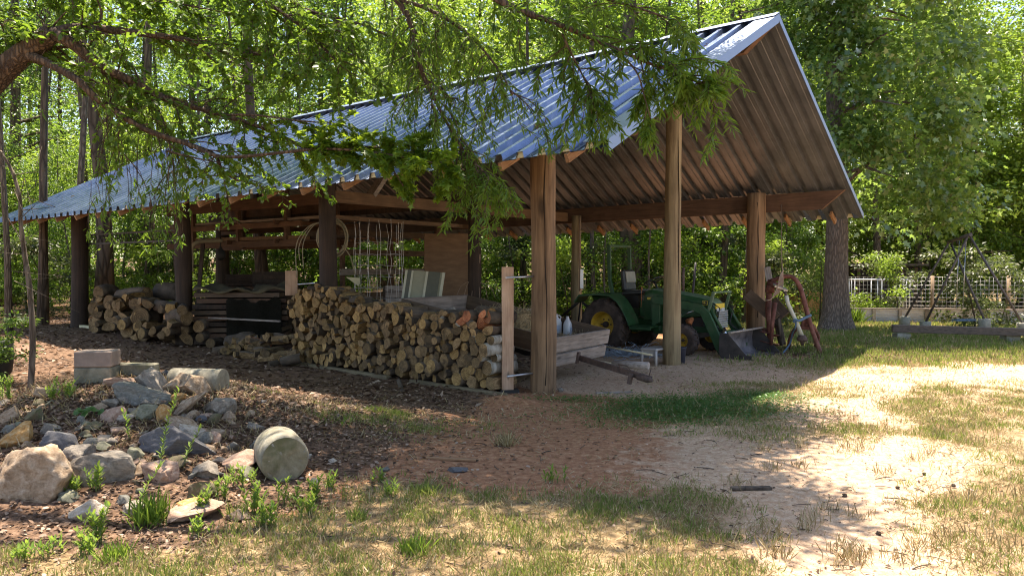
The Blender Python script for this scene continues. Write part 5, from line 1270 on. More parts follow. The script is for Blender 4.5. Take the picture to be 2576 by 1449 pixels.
def clear_of_shed(u, d, mg=1.0):
    p = AP(u, 700, d); bx, by = to_b(p); return not (-OE-mg < bx < 2*W+OE+mg and -OG-mg*2 < by < LEN+mg)
n_ = 0
def scatter(protos, count, ur, dr, sc, lab, cat, group, mg=1.0):
    global n_
    k = 0; tries = 0
    while k < count and tries < 600:
        tries += 1
        u = ur[0] + (ur[1]-ur[0])*((k+rd.random())/count); d = rd.uniform(*dr)
        if not clear_of_shed(u, d, mg): continue
        s_ = rd.uniform(*sc); put(protos, n_+k, u, d, rd.uniform(0,6.28), (s_, s_*rd.uniform(.85,1.15)), lab, cat, group); k += 1
    n_ += k
G1 = 'trees of the wood behind the shed'
scatter(PE, 11, (-150, 900), (19, 34), (.8, 1.2), 'slim dark trunk among many in the dim wood left of the shed', 'tree', 'slim trunks in the left wood')
scatter(PA, 24, (-350, 1000), (25, 44), (.8, 1.15), 'leafy tree in the dense wood beyond the left half of the shed', 'tree', 'leafy trees beyond the left half of the shed', 2.5)
scatter(PB, 30, (-250, 900), (19.5, 34), (.7, 1.1), 'thin leafy sapling in the understory left of the shed', 'tree', 'saplings in the left understory', 1.6)
scatter(PC, 20, (-100, 900), (21, 30), (.7, 1.3), 'low leafy bush on the floor of the left wood', 'shrub', 'bushes on the left wood floor', 1.)
scatter(PD, 15, (850, 2000), (27, 40), (.9, 1.25), 'sunlit yellow-green tree rising behind the shed roof', 'tree', 'sunlit trees behind the roof', 2.6)
scatter(PA, 10, (1000, 2000), (30, 44), (.9, 1.2), 'tall leafy tree in the wood behind the right half of the shed', 'tree', 'tall trees behind the right half', 3)
scatter(PB, 13, (1150, 2020), (21.5, 27), (.8, 1.0), 'leafy young tree in the thicket behind the tractor bays', 'tree', 'young trees behind the tractor bays', 2.0)
scatter(PC, 16, (1150, 2050), (20.5, 25), (.9, 1.4), 'bush in the dark thicket behind the tractor bays', 'shrub', 'bushes behind the tractor bays', 1.4)
scatter(PE, 9, (1300, 2000), (22, 28), (.8, 1.1), 'slim trunk in the thicket behind the tractor bays', 'tree', 'slim trunks behind the tractor bays', 1.5)
scatter(PD, 5, (2280, 2400), (30, 37), (.9, 1.15), 'yellow-green tree in full sun beyond the garden fence', 'tree', 'sunlit trees beyond the garden', 1)
scatter(PD, 3, (2400, 2540), (30, 34), (.68, .74), 'yellow-green tree in full sun beyond the garden fence', 'tree', 'sunlit trees beyond the garden', 1)
scatter(PD, 5, (2550, 2850), (30, 37), (.85, 1.1), 'yellow-green tree in full sun beyond the garden fence', 'tree', 'sunlit trees beyond the garden', 1)
scatter(PB, 13, (2110, 2750), (29.5, 34), (.9, 1.2), 'sunlit young tree just beyond the garden beds', 'tree', 'young trees beyond the garden beds', 1)
put(PA, 0, 2600, 40, 1., (1.25, 1.1), 'tall dull-green tree at the top right corner against the sky', 'tree')
put(PA, 1, 2705, 38, 2., (1.3, 1.1), 'tall dull-green tree cut by the right frame edge', 'tree')
put(PD, 1, 2200, 30, 2.4, (1.15, 1.0), 'tall sunlit tree directly behind the leafy big trunk', 'tree')
put(PA, 0, 2060, 34, 2.4, (1.3, 1.05), 'tall tree behind the peak of the shed gable', 'tree')
put(PC, 2, 2250, 24.1, 1., (1.0, .95), 'small yellowish bush growing through the white pipe fence', 'shrub')
t2 = put(PC, 2, 2440, 20.6, .4, (1.25, 1.1), 'dark-leaved small tree growing inside the swing frame', 'tree')
put(PC, 2, 2520, 21.3, 2.1, (1.0, 1.0), 'dark-leaved bush behind the right leg of the swing frame', 'shrub')
put(PC, 1, 2215, 23.5, 3.1, (.9, .95), 'thin sunlit bush in front of the garden beds near the big trunk', 'shrub')
put(PC, 0, -60, 10.5, 3.1, (.6, .45), 'low leafy bush at the left frame edge by the black pot', 'shrub')
for k, (u, d, s_) in enumerate(((8, 17, .8), (95, 19, .9), (250, 23, 1.5), (215, 21.5, 1.3), (668, 24, 1.6), (1590, 24.5, 2.3), (1885, 22.4, 1.))):
    put(PE, k, u, d, k*1.3, (s_, 1.1), ['dark trunk near the left frame edge', 'leaning trunk just left of the leftmost post', 'thick grey trunk right of the leftmost post', 'thick dark trunk rising above the far end of the roof', 'pale furrowed trunk seen through the lumber rack', 'broad trunk rising behind the tractor roll bar', 'trunk half hidden behind the right post'][k], 'tree')
# distant wood
K = 2000; uu = RNG.uniform(-500, 2900, K); dd = RNG.uniform(46, 66, K)
prof_u = [-500, 1900, 2150, 2330, 2400, 2520, 2600, 2900]; prof_v = [-260, -260, -200, -60, 60, 110, 10, -200]
cent = []
for u, d in zip(uu, dd):
    vt = np.interp(u, prof_u, prof_v); zt = 1.6 + (673.5-vt)*d/FPX; z = random.uniform(.0, 1)**1.05*zt; cent.append(((u-CX)/FPX*d, d, z))
o = leaf_obj('distant_wood', [leafcloud(np.array(cent), 2.9, 95, .36, .55, 'quad', flat=.5)], [LF['wood']])
tag(o, 'continuous far wall of woodland foliage behind all the trees', kind='stuff')

# ------------------------------------------------------------------ big flared trunk with glossy crown, right of the shed
bt = empty('big_flared_tree', 'big tree with flared furrowed trunk and glossy leafy crown right of the shed', 'tree', GP(2100, 832))
bx0, by0, bz0 = bt.location; 
mb = MB(); pts = []; rad = []
for i, z in enumerate([-.2,.1,.35,.7,1.2,2,3.2,4.5,6,8,10,12]):
    pts.append((.05*math.sin(z*.6)-.02*z*.3, .04*math.cos(z*.7), z)); rad.append([.52,.43,.36,.315,.285,.262,.25,.24,.23,.21,.17,.1][i])
vs = []; nn_ = 30
for p, r in zip(pts, rad):
    for k in range(nn_):
        a = 2*math.pi*k/nn_; fl = 1 + .16*max(0, 1-p[2]/1.3)*math.cos(3*a+.9) + .09*math.exp(-((a-4.3)/.25)**2)*0 + .05*math.cos(2*a+1.+p[2]*.4) + .04*mnoise.noise(Vector((math.cos(a)*2, math.sin(a)*2, p[2]*.8)))
        gr = 1 - .17*math.exp(-((a-(4.75+.16*p[2]))/.16)**2)*math.exp(-p[2]/3.)
        vs.append((p[0]+r*fl*gr*math.cos(a), p[1]+r*fl*gr*math.sin(a), p[2]))
mb.add(vs, [(i*nn_+k, i*nn_+(k+1) % nn_, (i+1)*nn_+(k+1) % nn_, (i+1)*nn_+k) for i in range(len(pts)-1) for k in range(nn_)], 0, True)
rd = random.Random(3); cent = []
for i in range(34):
    z = rd.uniform(3.2, 11); a = rd.uniform(0, 6.28); L_ = rd.uniform(1.2, 2.9); p = Vector((0,0,z)); q = p + Vector((math.cos(a)*L_, math.sin(a)*L_, rd.uniform(-.4,.9)))
    mb.tube([p, (p+q)/2+Vector((0,0,.25)), q], [.06,.04,.012], 6, caps=False)
mb.build('trunk', M['barkA'], bt)
for i in range(350):
    z = rd.uniform(2.6, 10.5)**1.0; a = rd.uniform(-math.pi, math.pi); q = rd.uniform(.35, 1)**.6
    rx = 2.7 if z > 5 else 1.9+.3*(z-2.6); x = math.cos(a)*rx*q + (.75 if z > 3.4 else 1.1); y = math.sin(a)*2.0*q
    if z < 4.2 and x < .55: continue
    if z < 6.0 and x < -.5 : continue
    cent.append((x, y, z))
for i in range(46): cent.append((rd.gauss(.1,.45), rd.uniform(-1.3,-.4), rd.uniform(4.3, 9.5)))
leaf_obj('crown', [leafcloud(np.array(cent), .52, 58, .165, .95, 'maple', flat=.6, up=.8, droop_=.5)], [LF['poplar']], bt)
cd_ = empty('cedar_shrub', 'feathery yellow-green cedar growing against the big flared trunk', 'shrub', GP(2062, 828))
cent = [(random.gauss(0,.28)*(1.3-z/1.7), random.gauss(0,.2), z) for z in np.linspace(.25, 1.75, 80)]
leaf_obj('foliage', [leafcloud(np.array(cent), .22, 70, .05, .2, 'quad', flat=.9, up=.2, droop_=-.6)], [LF['cedar']], cd_); MB().tube([(0,0,-.1), (.03,0,1.7)], [.03,.008], 6).build('stem', M['barkB'], cd_)
o = MB(); mo = GP(2035, 838); vs = []; o = bpy.data.objects.new('clay_mound', rock_mesh(90, cuts=3, sub_=4)); C.objects.link(o); p = AP(2022, 770, 24.5); o.location = (p.x, p.y, terr(p.x, p.y)+.15); o.scale = (1.1,.9,.75)
o.data.materials.append(mottled('orange clay', (.45,.18,.06), (.62,.30,.12), 3, .95, .3, .02)); tag(o, 'sunlit mound of orange clay seen behind the red digger', 'mound')

# ------------------------------------------------------------------ near willow oak reaching in from the left
oak = empty('willow_oak', 'near willow oak arching its drooping leafy limbs across the top from the left', 'tree', (-6.9, 6.8, terr(-6.9, 6.8)))
mbk = MB(); TW_P, TW_D, TW_N, TW_L = [], [], [], []; MP_P, MP_D, MP_N, MP_L = [], [], [], []; EL_P, EL_D, EL_N, EL_L = [], [], [], []
rd = random.Random(12)
def leaves_on(a, d, n, which, ln):
    P_, D_, N_, L_ = (TW_P, TW_D, TW_N, TW_L) if which == 'w' else (EL_P, EL_D, EL_N, EL_L) if which == 'e' else (MP_P, MP_D, MP_N, MP_L)
    for i in range(n):
        q = a + d*(i/n)*1. 
        dr = Vector((rd.gauss(0,.85), rd.gauss(0,.85), rd.gauss(-.18,.35))) + d.normalized()*.9
        P_.append(q); D_.append(dr); N_.append(Vector((rd.gauss(0,.5), rd.gauss(0,.5), 1))); L_.append(ln*rd.uniform(.6,1.2))
def twig(a, d, L_, droop_, leafy, which='w', ln=.095, r=.006, depth=0):
    segs = 6; p = Vector(a); d = Vector(d).normalized(); pts = [p.copy()]
    for k in range(segs):
        d = (d + Vector((rd.gauss(0,.13), rd.gauss(0,.13), -droop_*(.14+.10*k)+rd.gauss(0,.06)))).normalized()
        q = p + d*(L_/segs)
        if rd.random() < leafy and k >= 1: leaves_on(p, q-p, int(2+L_/segs*30), which, ln)
        if depth < 1 and rd.random() < .72:
            sd_ = Vector((rd.gauss(0,1), rd.gauss(0,1), rd.gauss(-.1,.5))).normalized()
            twig(q, (d+sd_*.9).normalized(), L_*rd.uniform(.25,.5), droop_, leafy, which, ln, r*.6, depth+1)
        p = q; pts.append(p.copy())
    if leafy > .05: leaves_on(p, d*.04, 5, which, ln)
    mbk.tube(pts, [r*(1-.12*i) for i in range(len(pts))], 4, caps=False)
def limb(uvd, r0, r1, nt, tl, droop_, leafy, which='w', f0=.2, ln=.095, up=0., hang=None):
    P_ = arc([AP(u, v, d) for u, v, d in uvd], 6); n = len(P_); nt = max(3, int(nt*{'w': .85, 'm': .7, 'e': 1.05}[which])); tl *= .72 if leafy > .2 else 1; droop_ *= (.15 if which == 'e' else .42) if leafy > .2 else 1; ln *= .84 if uvd[-1][0] < 1300 else 1.05; nt = int(nt*(1 if uvd[-1][0] < 1500 else .62))
    mbk.tube(P_, [r0+(r1-r0)*(i/(n-1))**.8 for i in range(n)], 9, wob=.12)
    for k in range(nt):
        f = f0 + (1-f0)*(k+rd.random())/nt; x = f*(n-1); i = min(n-2, int(x)); p = P_[i].lerp(P_[i+1], x-i); t_ = (P_[i+1]-P_[i]).normalized()
        s_ = Vector((rd.gauss(0,.8), rd.gauss(0,.8), rd.gauss(up,.4)))
        twig(p, t_*.7+s_, tl*rd.uniform(.6,1.25), droop_, leafy, which, ln, r=.0045+r1*.25)
mbk.tube(arc([(-6.9,6.8,-.1), (-6.8,6.9,1.6), (-6.5,7.1,3.2), (-6.3,7.0,5.2), (-6.0,6.6,7.5)]), [.26-.004*i for i in range(24)]+[.1], 14, wob=.1)
limb([(-330,560,7.2), (-140,330,7.2), (0,186,7.2), (70,128,7.1), (132,84,7.0)], .16, .085, 8, .8, .8, .6, 'e', f0=.3, ln=.075)
limb([(132,84,7.0), (200,70,7.1), (330,82,7.2), (460,100,7.3), (560,128,7.5), (690,140,7.7)], .05, .014, 22, .9, 1.0, .75, 'e', ln=.075)
limb([(132,84,7.0), (180,110,7.0), (250,165,7.1), (336,207,7.2), (420,250,7.3), (560,290,7.5), (680,330,7.6), (800,392,7.8)], .062, .012, 28, .8, 1.0, .75, 'e', ln=.075)
limb([(60,140,7.1), (100,150,7.0), (191,199,6.9), (249,253,6.9), (361,324,7.0), (477,365,7.1), (539,390,7.2), (560,430,7.3), (600,456,7.4)], .045, .010, 20, .7, 1.2, .35, 'e', ln=.07)
limb([(477,365,7.1), (560,395,7.0), (700,385,6.9), (820,370,6.9), (960,372,6.9), (1060,392,6.9)], .02, .006, 30, .38, .5, .95, 'm', .45, .085, .1)
limb([(700,385,6.9), (820,375,6.8), (950,385,6.7), (1100,412,6.7), (1170,428,6.7)], .014, .005, 22, .34, .6, .95, 'm', .2, .085, 0)
limb([(940,395,6.8), (985,425,6.8), (1015,470,6.8)], .008, .004, 8, .16, .9, .8, 'm', .1, .075)
limb([(560,290,7.4), (640,290,7.2), (760,305,7.1), (860,312,7.1)], .014, .005, 12, .4, .6, .55, 'm', .1, .07)
limb([(420,380,7.0), (500,400,7.0), (560,410,7.0)], .01, .004, 8, .4, .7, .45, 'm', .1, .06)
limb([(700,-160,7.6), (900,-60,7.4), (993,-5,7.2), (1038,75,7.1), (1059,174,7.0), (1088,240,7.0), (1130,320,7.0), (1180,400,7.0)], .045, .007, 46, .75, 1.5, .8, 'w', .2)
limb([(993,-5,7.2), (1090,30,7.0), (1180,90,6.9), (1250,170,6.8), (1290,240,6.8)], .022, .006, 26, .7, 1.4, .8, 'w', .1)
limb([(1130,320,7.0), (1175,390,6.9), (1215,430,6.8), (1232,455,6.8)], .010, .004, 18, .5, 1.0, .95, 'w', .1)
limb([(1050,-120,6.9), (1270,10,6.8), (1400,60,6.7), (1545,122,6.6), (1660,170,6.5), (1780,205,6.4)], .04, .006, 44, .62, .9, .95, 'w', .15)
limb([(1400,60,6.7), (1440,140,6.7), (1470,200,6.7), (1490,250,6.6)], .012, .004, 16, .5, 1.3, .95, 'w', .2)
limb([(1545,122,6.6), (1600,180,6.5), (1620,240,6.5), (1636,300,6.5)], .010, .004, 12, .4, 1.3, .85, 'w', .2)
limb([(1270,-60,6.9), (1450,-20,6.8), (1600,20,6.7), (1720,60,6.6)], .02, .006, 26, .6, .8, .95, 'w', .1)
limb([(1660,170,6.5), (1730,200,6.4), (1790,215,6.35)], .008, .004, 18, .36, .8, 1., 'w', .1)
limb([(300,-200,7.8), (480,-90,7.6), (640,-10,7.5), (760,70,7.4), (860,170,7.4)], .04, .007, 40, .8, 1.2, .8, 'e', .15, ln=.075)
limb([(640,-60,7.8), (760,20,7.6), (900,60,7.5), (1000,100,7.4)], .02, .006, 24, .7, 1.2, .85, 'w', .1)
limb([(-100,-100,7.5), (100,-60,7.4), (300,-20,7.4), (500,20,7.5)], .03, .008, 34, .7, 1.0, .85, 'e', .1, ln=.075)
limb([(-200,60,7.3), (-60,40,7.2), (60,90,7.1)], .03, .008, 20, .6, 1.0, .7, 'e', .1, ln=.075)
limb([(200,100,7.2), (270,200,7.3), (300,300,7.3), (310,420,7.4)], .01, .004, 16, .8, 2.2, .08, 'w', .1)
limb([(330,160,7.3), (380,260,7.3), (420,330,7.3), (440,450,7.4)], .01, .004, 16, .8, 2.2, .12, 'w', .1)
# upper limbs out of the picture that carry the shading crown
for (x1, y1, z1) in ((-3,3,8), (0,4,7.5), (-4,9,9), (-1.5,7,8.5), (1,6.5,7), (-6,3,7.5), (-8,9,8.5), (-2,11,9)):
    mbk.tube(arc([(-6.3,7.0,5.2), ((-6.3+x1)/2, (7+y1)/2, z1-.6), (x1, y1, z1)]), [.11-.0075*i for i in range(13)], 7)
ol = oak.location
br = mbk; br.v = [(v[0]-ol.x, v[1]-ol.y, v[2]-ol.z) for v in br.v]; br.build('limbs', M['limb'], oak)
A3 = lambda L_: np.array([tuple(v) for v in L_])
lo = np.array([ol.x, ol.y, ol.z])
# shading crown above the picture
cent = []; rd = random.Random(31)
def shade_ok(x, y):
    # right edge of the crown's cast shade on the ground: lobed
    xe = float(np.interp(y, [3.5,4.7,5.1,5.6,6.1,6.6,7.4,8.2,9,11], [-.5,1.1,1.95,1.95,1.5,1.9,2.4,3.0,3.0,1.0])) + .14*math.sin(y*9)
    return x < xe
while len(cent) < 1000:
    x, y, z = rd.uniform(-11, 3.7), rd.uniform(1.2, 15.5), rd.uniform(5.6, 8.8)
    if len(cent) > 520: x, y = rd.uniform(-1.5, 3.7), rd.uniform(6.3, 11.5)
    if len(cent) > 720: x, y = rd.uniform(.2, 2.6), rd.uniform(6.6, 9.8)
    if len(cent) > 850: x, y = rd.uniform(.7, 3.6), rd.uniform(6.6, 11.3)
    if y > 9.5: z += (y-9.5)*.25
    gx, gy = x - SUN_TO.x/SUN_TO.z*z, y - SUN_TO.y/SUN_TO.z*z
    if z < CAMH + (673.5+40)*y/FPX + .35: continue
    if not shade_ok(gx, gy) or gy < 1.5 and gx > -1.2: continue
    bx, by = to_b((gx, gy))
    if by < 8 and bx > .5 and (by > -1.6) and (bx > 3.3 or rd.random() > .5): continue
    if len(cent) < 720 and mnoise.noise(Vector((gx*.9, gy*.9, 2))) < (-.14 if gx > -1.2 else .0): continue
    if gy < 4.95 + .25*math.sin(gx*2.3) and not (gx > -2.2 and gy > 3.6 and rd.random() < .14): continue
    if gy < 5.9 and -.9 < gx < .95 and rd.random() < .7: continue
    cent.append((x, y, z))
shade = leafcloud(np.array(cent)-lo, .56, 110, .11, .42, 'quad', flat=.4)
leaf_obj('crown', [(A3(TW_P)-lo, A3(TW_D), A3(TW_N), np.array(TW_L), np.array(TW_L)*.21, 'lance', 0), (A3(EL_P)-lo, A3(EL_D), A3(EL_N), np.array(EL_L), np.array(EL_L)*.55, 'oval', 0), (A3(MP_P)-lo, A3(MP_D), A3(MP_N), np.array(MP_L), np.array(MP_L)*.95, 'maple', 1), shade], [LF['oak'], LF['maple']], oak)
# slim sapling in front of the shed's left end
sp = empty('slim_sapling', 'slim leaning sapling with pale bark standing behind the rock heap on the left', 'tree', GP(76, 985)); 
mb = MB(); P_ = arc([AP(76,1000,9.3), AP(82,860,9.3), AP(76,740,9.3), AP(62,640,9.3), AP(52,560,9.3), AP(50,500,9.3), AP(30,430,9.3), AP(0,380,9.3)]); mb.tube(P_, [.036-.0005*i for i in range(len(P_))], 10, wob=.1)
for k in range(14):
    i = rd.randint(8, len(P_)-2); q = P_[i]; mb.tube([q, q+Vector((rd.uniform(-.3,.5), rd.uniform(-.2,.2), rd.uniform(0,.3))), q+Vector((rd.uniform(-.3,.8), rd.uniform(-.2,.2), rd.uniform(-.3,.3)))], [.006,.004,.002], 4, caps=False)
sub(mb.build('trunk', M['barkC']), sp)

# ------------------------------------------------------------------ grass, litter, clover
def sample(n, xr, yr, wfun, h=None):
    out = []
    while len(out) < n:
        x, y = random.uniform(*xr), random.uniform(yr[0]**.5, yr[1]**.5)**2
        if abs(x) > y*.70 + .6: continue
        w_ = wfun(x, y)
        if random.random() < w_: out.append((x, y))
    return out
def blades(pts, per, ln, wd, spread=.04, erect=1.3, gap=False):
    P_ = []; 
    for x, y in pts:
        for k in range(per):
            a, c = x+random.gauss(0, spread), y+random.gauss(0, spread); P_.append((a, c, terr(a, c)-.004))
    P_ = np.array(P_); n = len(P_); d = rnd(n, 3)*.55; d[:, 2] = np.abs(d[:, 2])*.4 + erect; nr = rnd(n, 3); nr[:, 2] *= .3
    L_ = ln*RNG.uniform(.35, 1.3, n)*(1); return (P_, d, nr, L_, np.full(n, wd))
def gclump(x, y): return max(0, .5 + 1.3*mnoise.noise(Vector((x*2.6, y*2.6, 3))))
gw = lambda x, y: (cover(x, y)[1]**1.4)*max(0, gclump(x, y)-.12)*(.75 if y < 8 else 1)
def B_(t_, kind, mi): return t_ + (kind, mi)
g1 = blades(sample(3600, (-4, 4.2), (2.7, 8), gw), 9, .052, .005)
g1b = blades(sample(2300, (-4, 4.5), (2.7, 8), gw), 8, .055, .004, erect=.6)
g2 = blades(sample(2300, (-2.5, 9), (7, 13.5), gw), 7, .05, .007, .06)
g2b = blades(sample(1100, (0, 9), (7, 13.5), gw), 7, .05, .006, .06, .7)
g3 = blades(sample(4600, (3, 17), (12.5, 26), lambda x, y: gw(x, y)+.1*(x > 6)), 9, .10, .016, .12)
g3b = blades(sample(1500, (3, 17), (12.5, 26), lambda x, y: gw(x, y)+.1*(x > 6)), 8, .10, .014, .12)
# dry thatch lying flat
th1 = blades(sample(4200, (-4, 4.5), (2.6, 9), lambda x, y: min(1, cover(x, y)[1]*1.2+.02)), 7, .07, .004, .06, .12)
th2 = blades(sample(1200, (-2, 9), (8, 14), lambda x, y: min(1, cover(x, y)[1]+.03)), 7, .09, .008, .08, .15)
g = leaf_obj('grass', [B_(g1,'lance',0), B_(g1b,'lance',1), B_(g2,'lance',0), B_(g2b,'lance',1), B_(g3,'lance',0), B_(g3b,'lance',1), B_(th1,'lance',1), B_(th2,'lance',1)], [LF['grass'], LF['dry']])
tag(g, 'patchy green and straw-coloured grass over the yard and lawn', kind='stuff')
# wiry tufts standing in the sun on the sand
tf = []
for (u, v) in ((2300,990),(2420,1010),(2150,1060),(2085,1040),(2190,1085),(1985,1005),(1900,1040),(2060,1085),(2340,1010),(2500,1040),(2130,1130),(2420,1090),(1290,1115),(2230,1075),(2020,960),(1870,1000)):
    p = GP(u, v); tf.append((p.x, p.y))
for _ in range(46):
    p = GP(random.uniform(1800, 2576), random.uniform(960, 1430)); tf.append((p.x, p.y))
b1 = blades(tf, 34, .085, .004, .05, 1.1)
o = leaf_obj('dry_tufts', [B_(b1,'lance',0)], [LF['dry']]); tag(o, 'wiry straw-coloured grass tufts standing on the sunlit sand', kind='stuff')
# litter
def lit(n, xr, yr, wf, ln, up=1.):
    S_ = sample(n, xr, yr, wf); P_ = np.array([(x, y, terr(x, y)+random.uniform(.002,.018)) for x, y in S_]); d = rnd(n, 3); d[:, 2] *= .22
    nr = rnd(n, 3)*.38; nr[:, 2] = 1; L_ = ln*RNG.uniform(.5, 1.3, n); return (P_, d, nr, L_, L_*.55)
lw = lambda x, y: min(1, cover(x, y)[2]**1.5*max(.12, .55+1.1*mnoise.noise(Vector((x*1.8, y*1.8, 11)))) + .9*blob(x, y, -3.3, 7.2, 2.2, 1.6))
l1 = lit(24000, (-7, 2), (3.2, 11), lw, .038); l2 = lit(14000, (-13, 2), (9, 24), lambda x, y: cover(x, y)[2], .10)
l3 = lit(2600, (-1, 7), (3, 13), lambda x, y: .3, .03)
l5 = lit(9000, (-6, -1), (5, 9.5), lambda x, y: blob(x, y, -3.2, 7.0, 1.6, 1.4), .045)
th3 = blades(sample(420, (-6, -1.2), (5, 9.5), lambda x, y: blob(x, y, -3.2, 7.0, 1.7, 1.4)), 9, .09, .0035, .07, .35)
l4 = lit(5000, (4.6, 8.6), (12.5, 18.5), lambda x, y: blob(x, y, 6.3, 15.6, 1.6, 1.5), .07)
o = leaf_obj('leaf_litter', [B_(l1,'oval',0), B_(l2,'quad',0), B_(l3,'oval',0), B_(l4,'quad',0), B_(l5,'oval',0), B_(th3,'lance',1)], [LF['litter'], LF['dry']]); tag(o, 'dead brown leaf litter under the trees and over the rock heap', kind='stuff')
# clover patch
cw = lambda x, y: max(blob(x, y, 2.05, 8.85, .9, .6, .3), .8*blob(x, y, 2.95, 9.6, .5, .35), .35*blob(x, y, .75, 9.35, .5, .16))**1.2
S_ = sample(15000, (-.4, 4.5), (6.8, 10.5), cw); P_ = np.array([(x, y, terr(x, y)+random.uniform(.01,.05)) for x, y in S_]); n = len(P_)
d = rnd(n, 3); d[:, 2] *= .2; nr = rnd(n, 3)*.3; nr[:, 2] = 1; L_ = .022*RNG.uniform(.7,1.3,n)
LF['clover'] = leafmat('clover leaf', [(0, (.045,.12,.03)), (1, (.09,.20,.05))], (.2,.4,.06))
o = leaf_obj('clover_patch', [(P_, d, nr, L_, L_*.9, 'oval', 0)], [LF['clover']]); tag(o, 'bright green clover patch at the edge of the shed shade', kind='stuff')
TEMPL['peb'] = ([(0,0,0), (1,.1,0), (.4,.9,0), (.5,.35,.55), (.1,.6,.3)], [(0,1,3), (1,2,3), (2,4,3), (4,0,3)])
LF['grit'] = leafmat('grit', [(0, (.16,.09,.05)), (.5, (.40,.26,.16)), (1, (.62,.50,.38))], (.3,.2,.1), .0, .8, .3)
S_ = sample(9000, (-2, 6.5), (2.8, 12.5), lambda x, y: .15+.85*cover(x, y)[0]); P_ = np.array([(x, y, terr(x, y)-.001) for x, y in S_]); n = len(P_)
d = rnd(n, 3); d[:, 2] = 0; nr = rnd(n, 3)*.1; nr[:, 2] = 1; L_ = .009*np.exp(RNG.normal(size=n)*.45)
o = leaf_obj('gravel', [(P_, d, nr, L_, L_*.9, 'peb', 0)], [LF['grit']]); tag(o, 'coarse sandy grit and small gravel over the drive', kind='stuff')
# sand grit and twigs
mb = MB(); rd = random.Random(41)
for i in range(260):
    u, v = rd.uniform(300, 2500), rd.uniform(1000, 1440)
    p = GP(u, v, .004); a = rd.uniform(0, 6.28); L_ = rd.uniform(.03,.16); d = Vector((math.cos(a), math.sin(a), rd.uniform(-.02,.1)))
    mb.tube([p+Vector((0,0,.004)), p+d*L_*.5+Vector((rd.uniform(-.01,.01),0,.008)), p+d*L_+Vector((0,0,.004))], rd.uniform(.0015,.004), 4, caps=False)
o = mb.build('fallen_twigs', M['barkB']); tag(o, 'small dark twigs scattered over the sand and soil', kind='stuff')
k = 0
for (u, v) in ((1045,1033),(1097,1027),(2258,1230),(2325,1195),(2210,1345),(2398,1225),(2125,1250)):
    if v > 1446: continue
    p = GP(u, v); L_ = .017
    mb = MB(); bm_pts = [(0,-L_), (L_*.55,-L_*.6), (L_*.75,0), (L_*.55,L_*.6), (0,L_*.9)]; mb.lathe((0,0,L_*.5), bm_pts, 10, 'x', 0, False)
    for q in range(40): a, c = rd.uniform(0,6.28), rd.uniform(-.8,.8)*L_; rr_ = L_*.72*math.sqrt(max(.05, 1-(c/L_)**2)); s_ = Vector((c, rr_*math.cos(a), L_*.5+rr_*math.sin(a))); mb.box(s_, (.006,.006,.004), Euler((a,0,0)).to_matrix())
    o = mb.build('sweetgum_ball', M['barkB'], None, p, (0,0,rd.uniform(0,6))); tag(o, 'small dark spiky seed ball lying on the sand', 'seed ball', 'seed balls scattered on the sand')

# fallen leaves on the roof
P_ = []; rd = random.Random(61)
for i in range(900):
    x = rd.uniform(-OE+.05, W); y = rd.uniform(-OG+.3, LEN); P_.append(B(x, y, deckL(x, y) + .012 + (.078 if ((y+OG) % .305) > .19 and ((y+OG) % .305) < .265 else 0)))
P_ = A3(P_); n = len(P_); d = rnd(n, 3); d[:, 2] *= .1; nr = rnd(n, 3)*.3; nr[:, 2] = 1; L_ = .05*RNG.uniform(.5, 1.2, n)
o = leaf_obj('roof_litter', [(P_, d, nr, L_, L_*.35, 'oval', 0)], [LF['litter']]); tag(o, 'fallen leaves and needles lying on the metal roof', kind='stuff')

# ------------------------------------------------------------------ individual weeds
WG = 'leafy weeds around the rock heap'
def weed(u, v, h_px, lean_px, label, n_st=1, lw_=.044, mat='weed', lift=0):
    p = GP(u, v); d = p.y; e = empty('weed', label, 'weed', p, 0, WG); mb = MB(); Ps, Ds, Ns = [], [], []; rd = random.Random(int(u*7+v))
    for s_ in range(n_st):
        H = h_px/FPX*d*(1 if s_ == 0 else rd.uniform(.45,.95)); ln_ = lean_px/FPX*d*(1 if s_ == 0 else rd.uniform(-1.2,1.2)); o_ = Vector((rd.gauss(0,.03), rd.gauss(0,.02), 0)) if s_ else Vector((0,0,0)); pts = []
        for i in range(9):
            f = i/8; pts.append(o_ + Vector((ln_*f*f*.6+ln_*f*.4, rd.uniform(-.03,.03)*f, H*f)))
        mb.tube(pts, [.0035*(1-.6*i/8) for i in range(9)], 5)
        m_ = int(H/.009)
        for i in range(m_):
            f = .12 + .88*i/m_; x = f*8; j_ = min(7, int(x)); q = pts[j_].lerp(pts[j_+1], x-j_); a = i*2.4; Ps.append(q); Ds.append(Vector((math.cos(a), math.sin(a), .75+.6*f))); Ns.append(Vector((-math.cos(a)*.6, -math.sin(a)*.6, 1)))
    sc_ = np.array([lw_*(.55+.8*rd.random()) for _ in Ps])
    mb.build('stem', M['jdgreen'] if False else M['stemgreen'], e); leaf_obj('leaves', [(A3(Ps), A3(Ds), A3(Ns), sc_, sc_*.30, 'lance', 0)], [LF[mat]], e)
M['stemgreen'] = plain('green stem', (.12,.17,.05), .7)
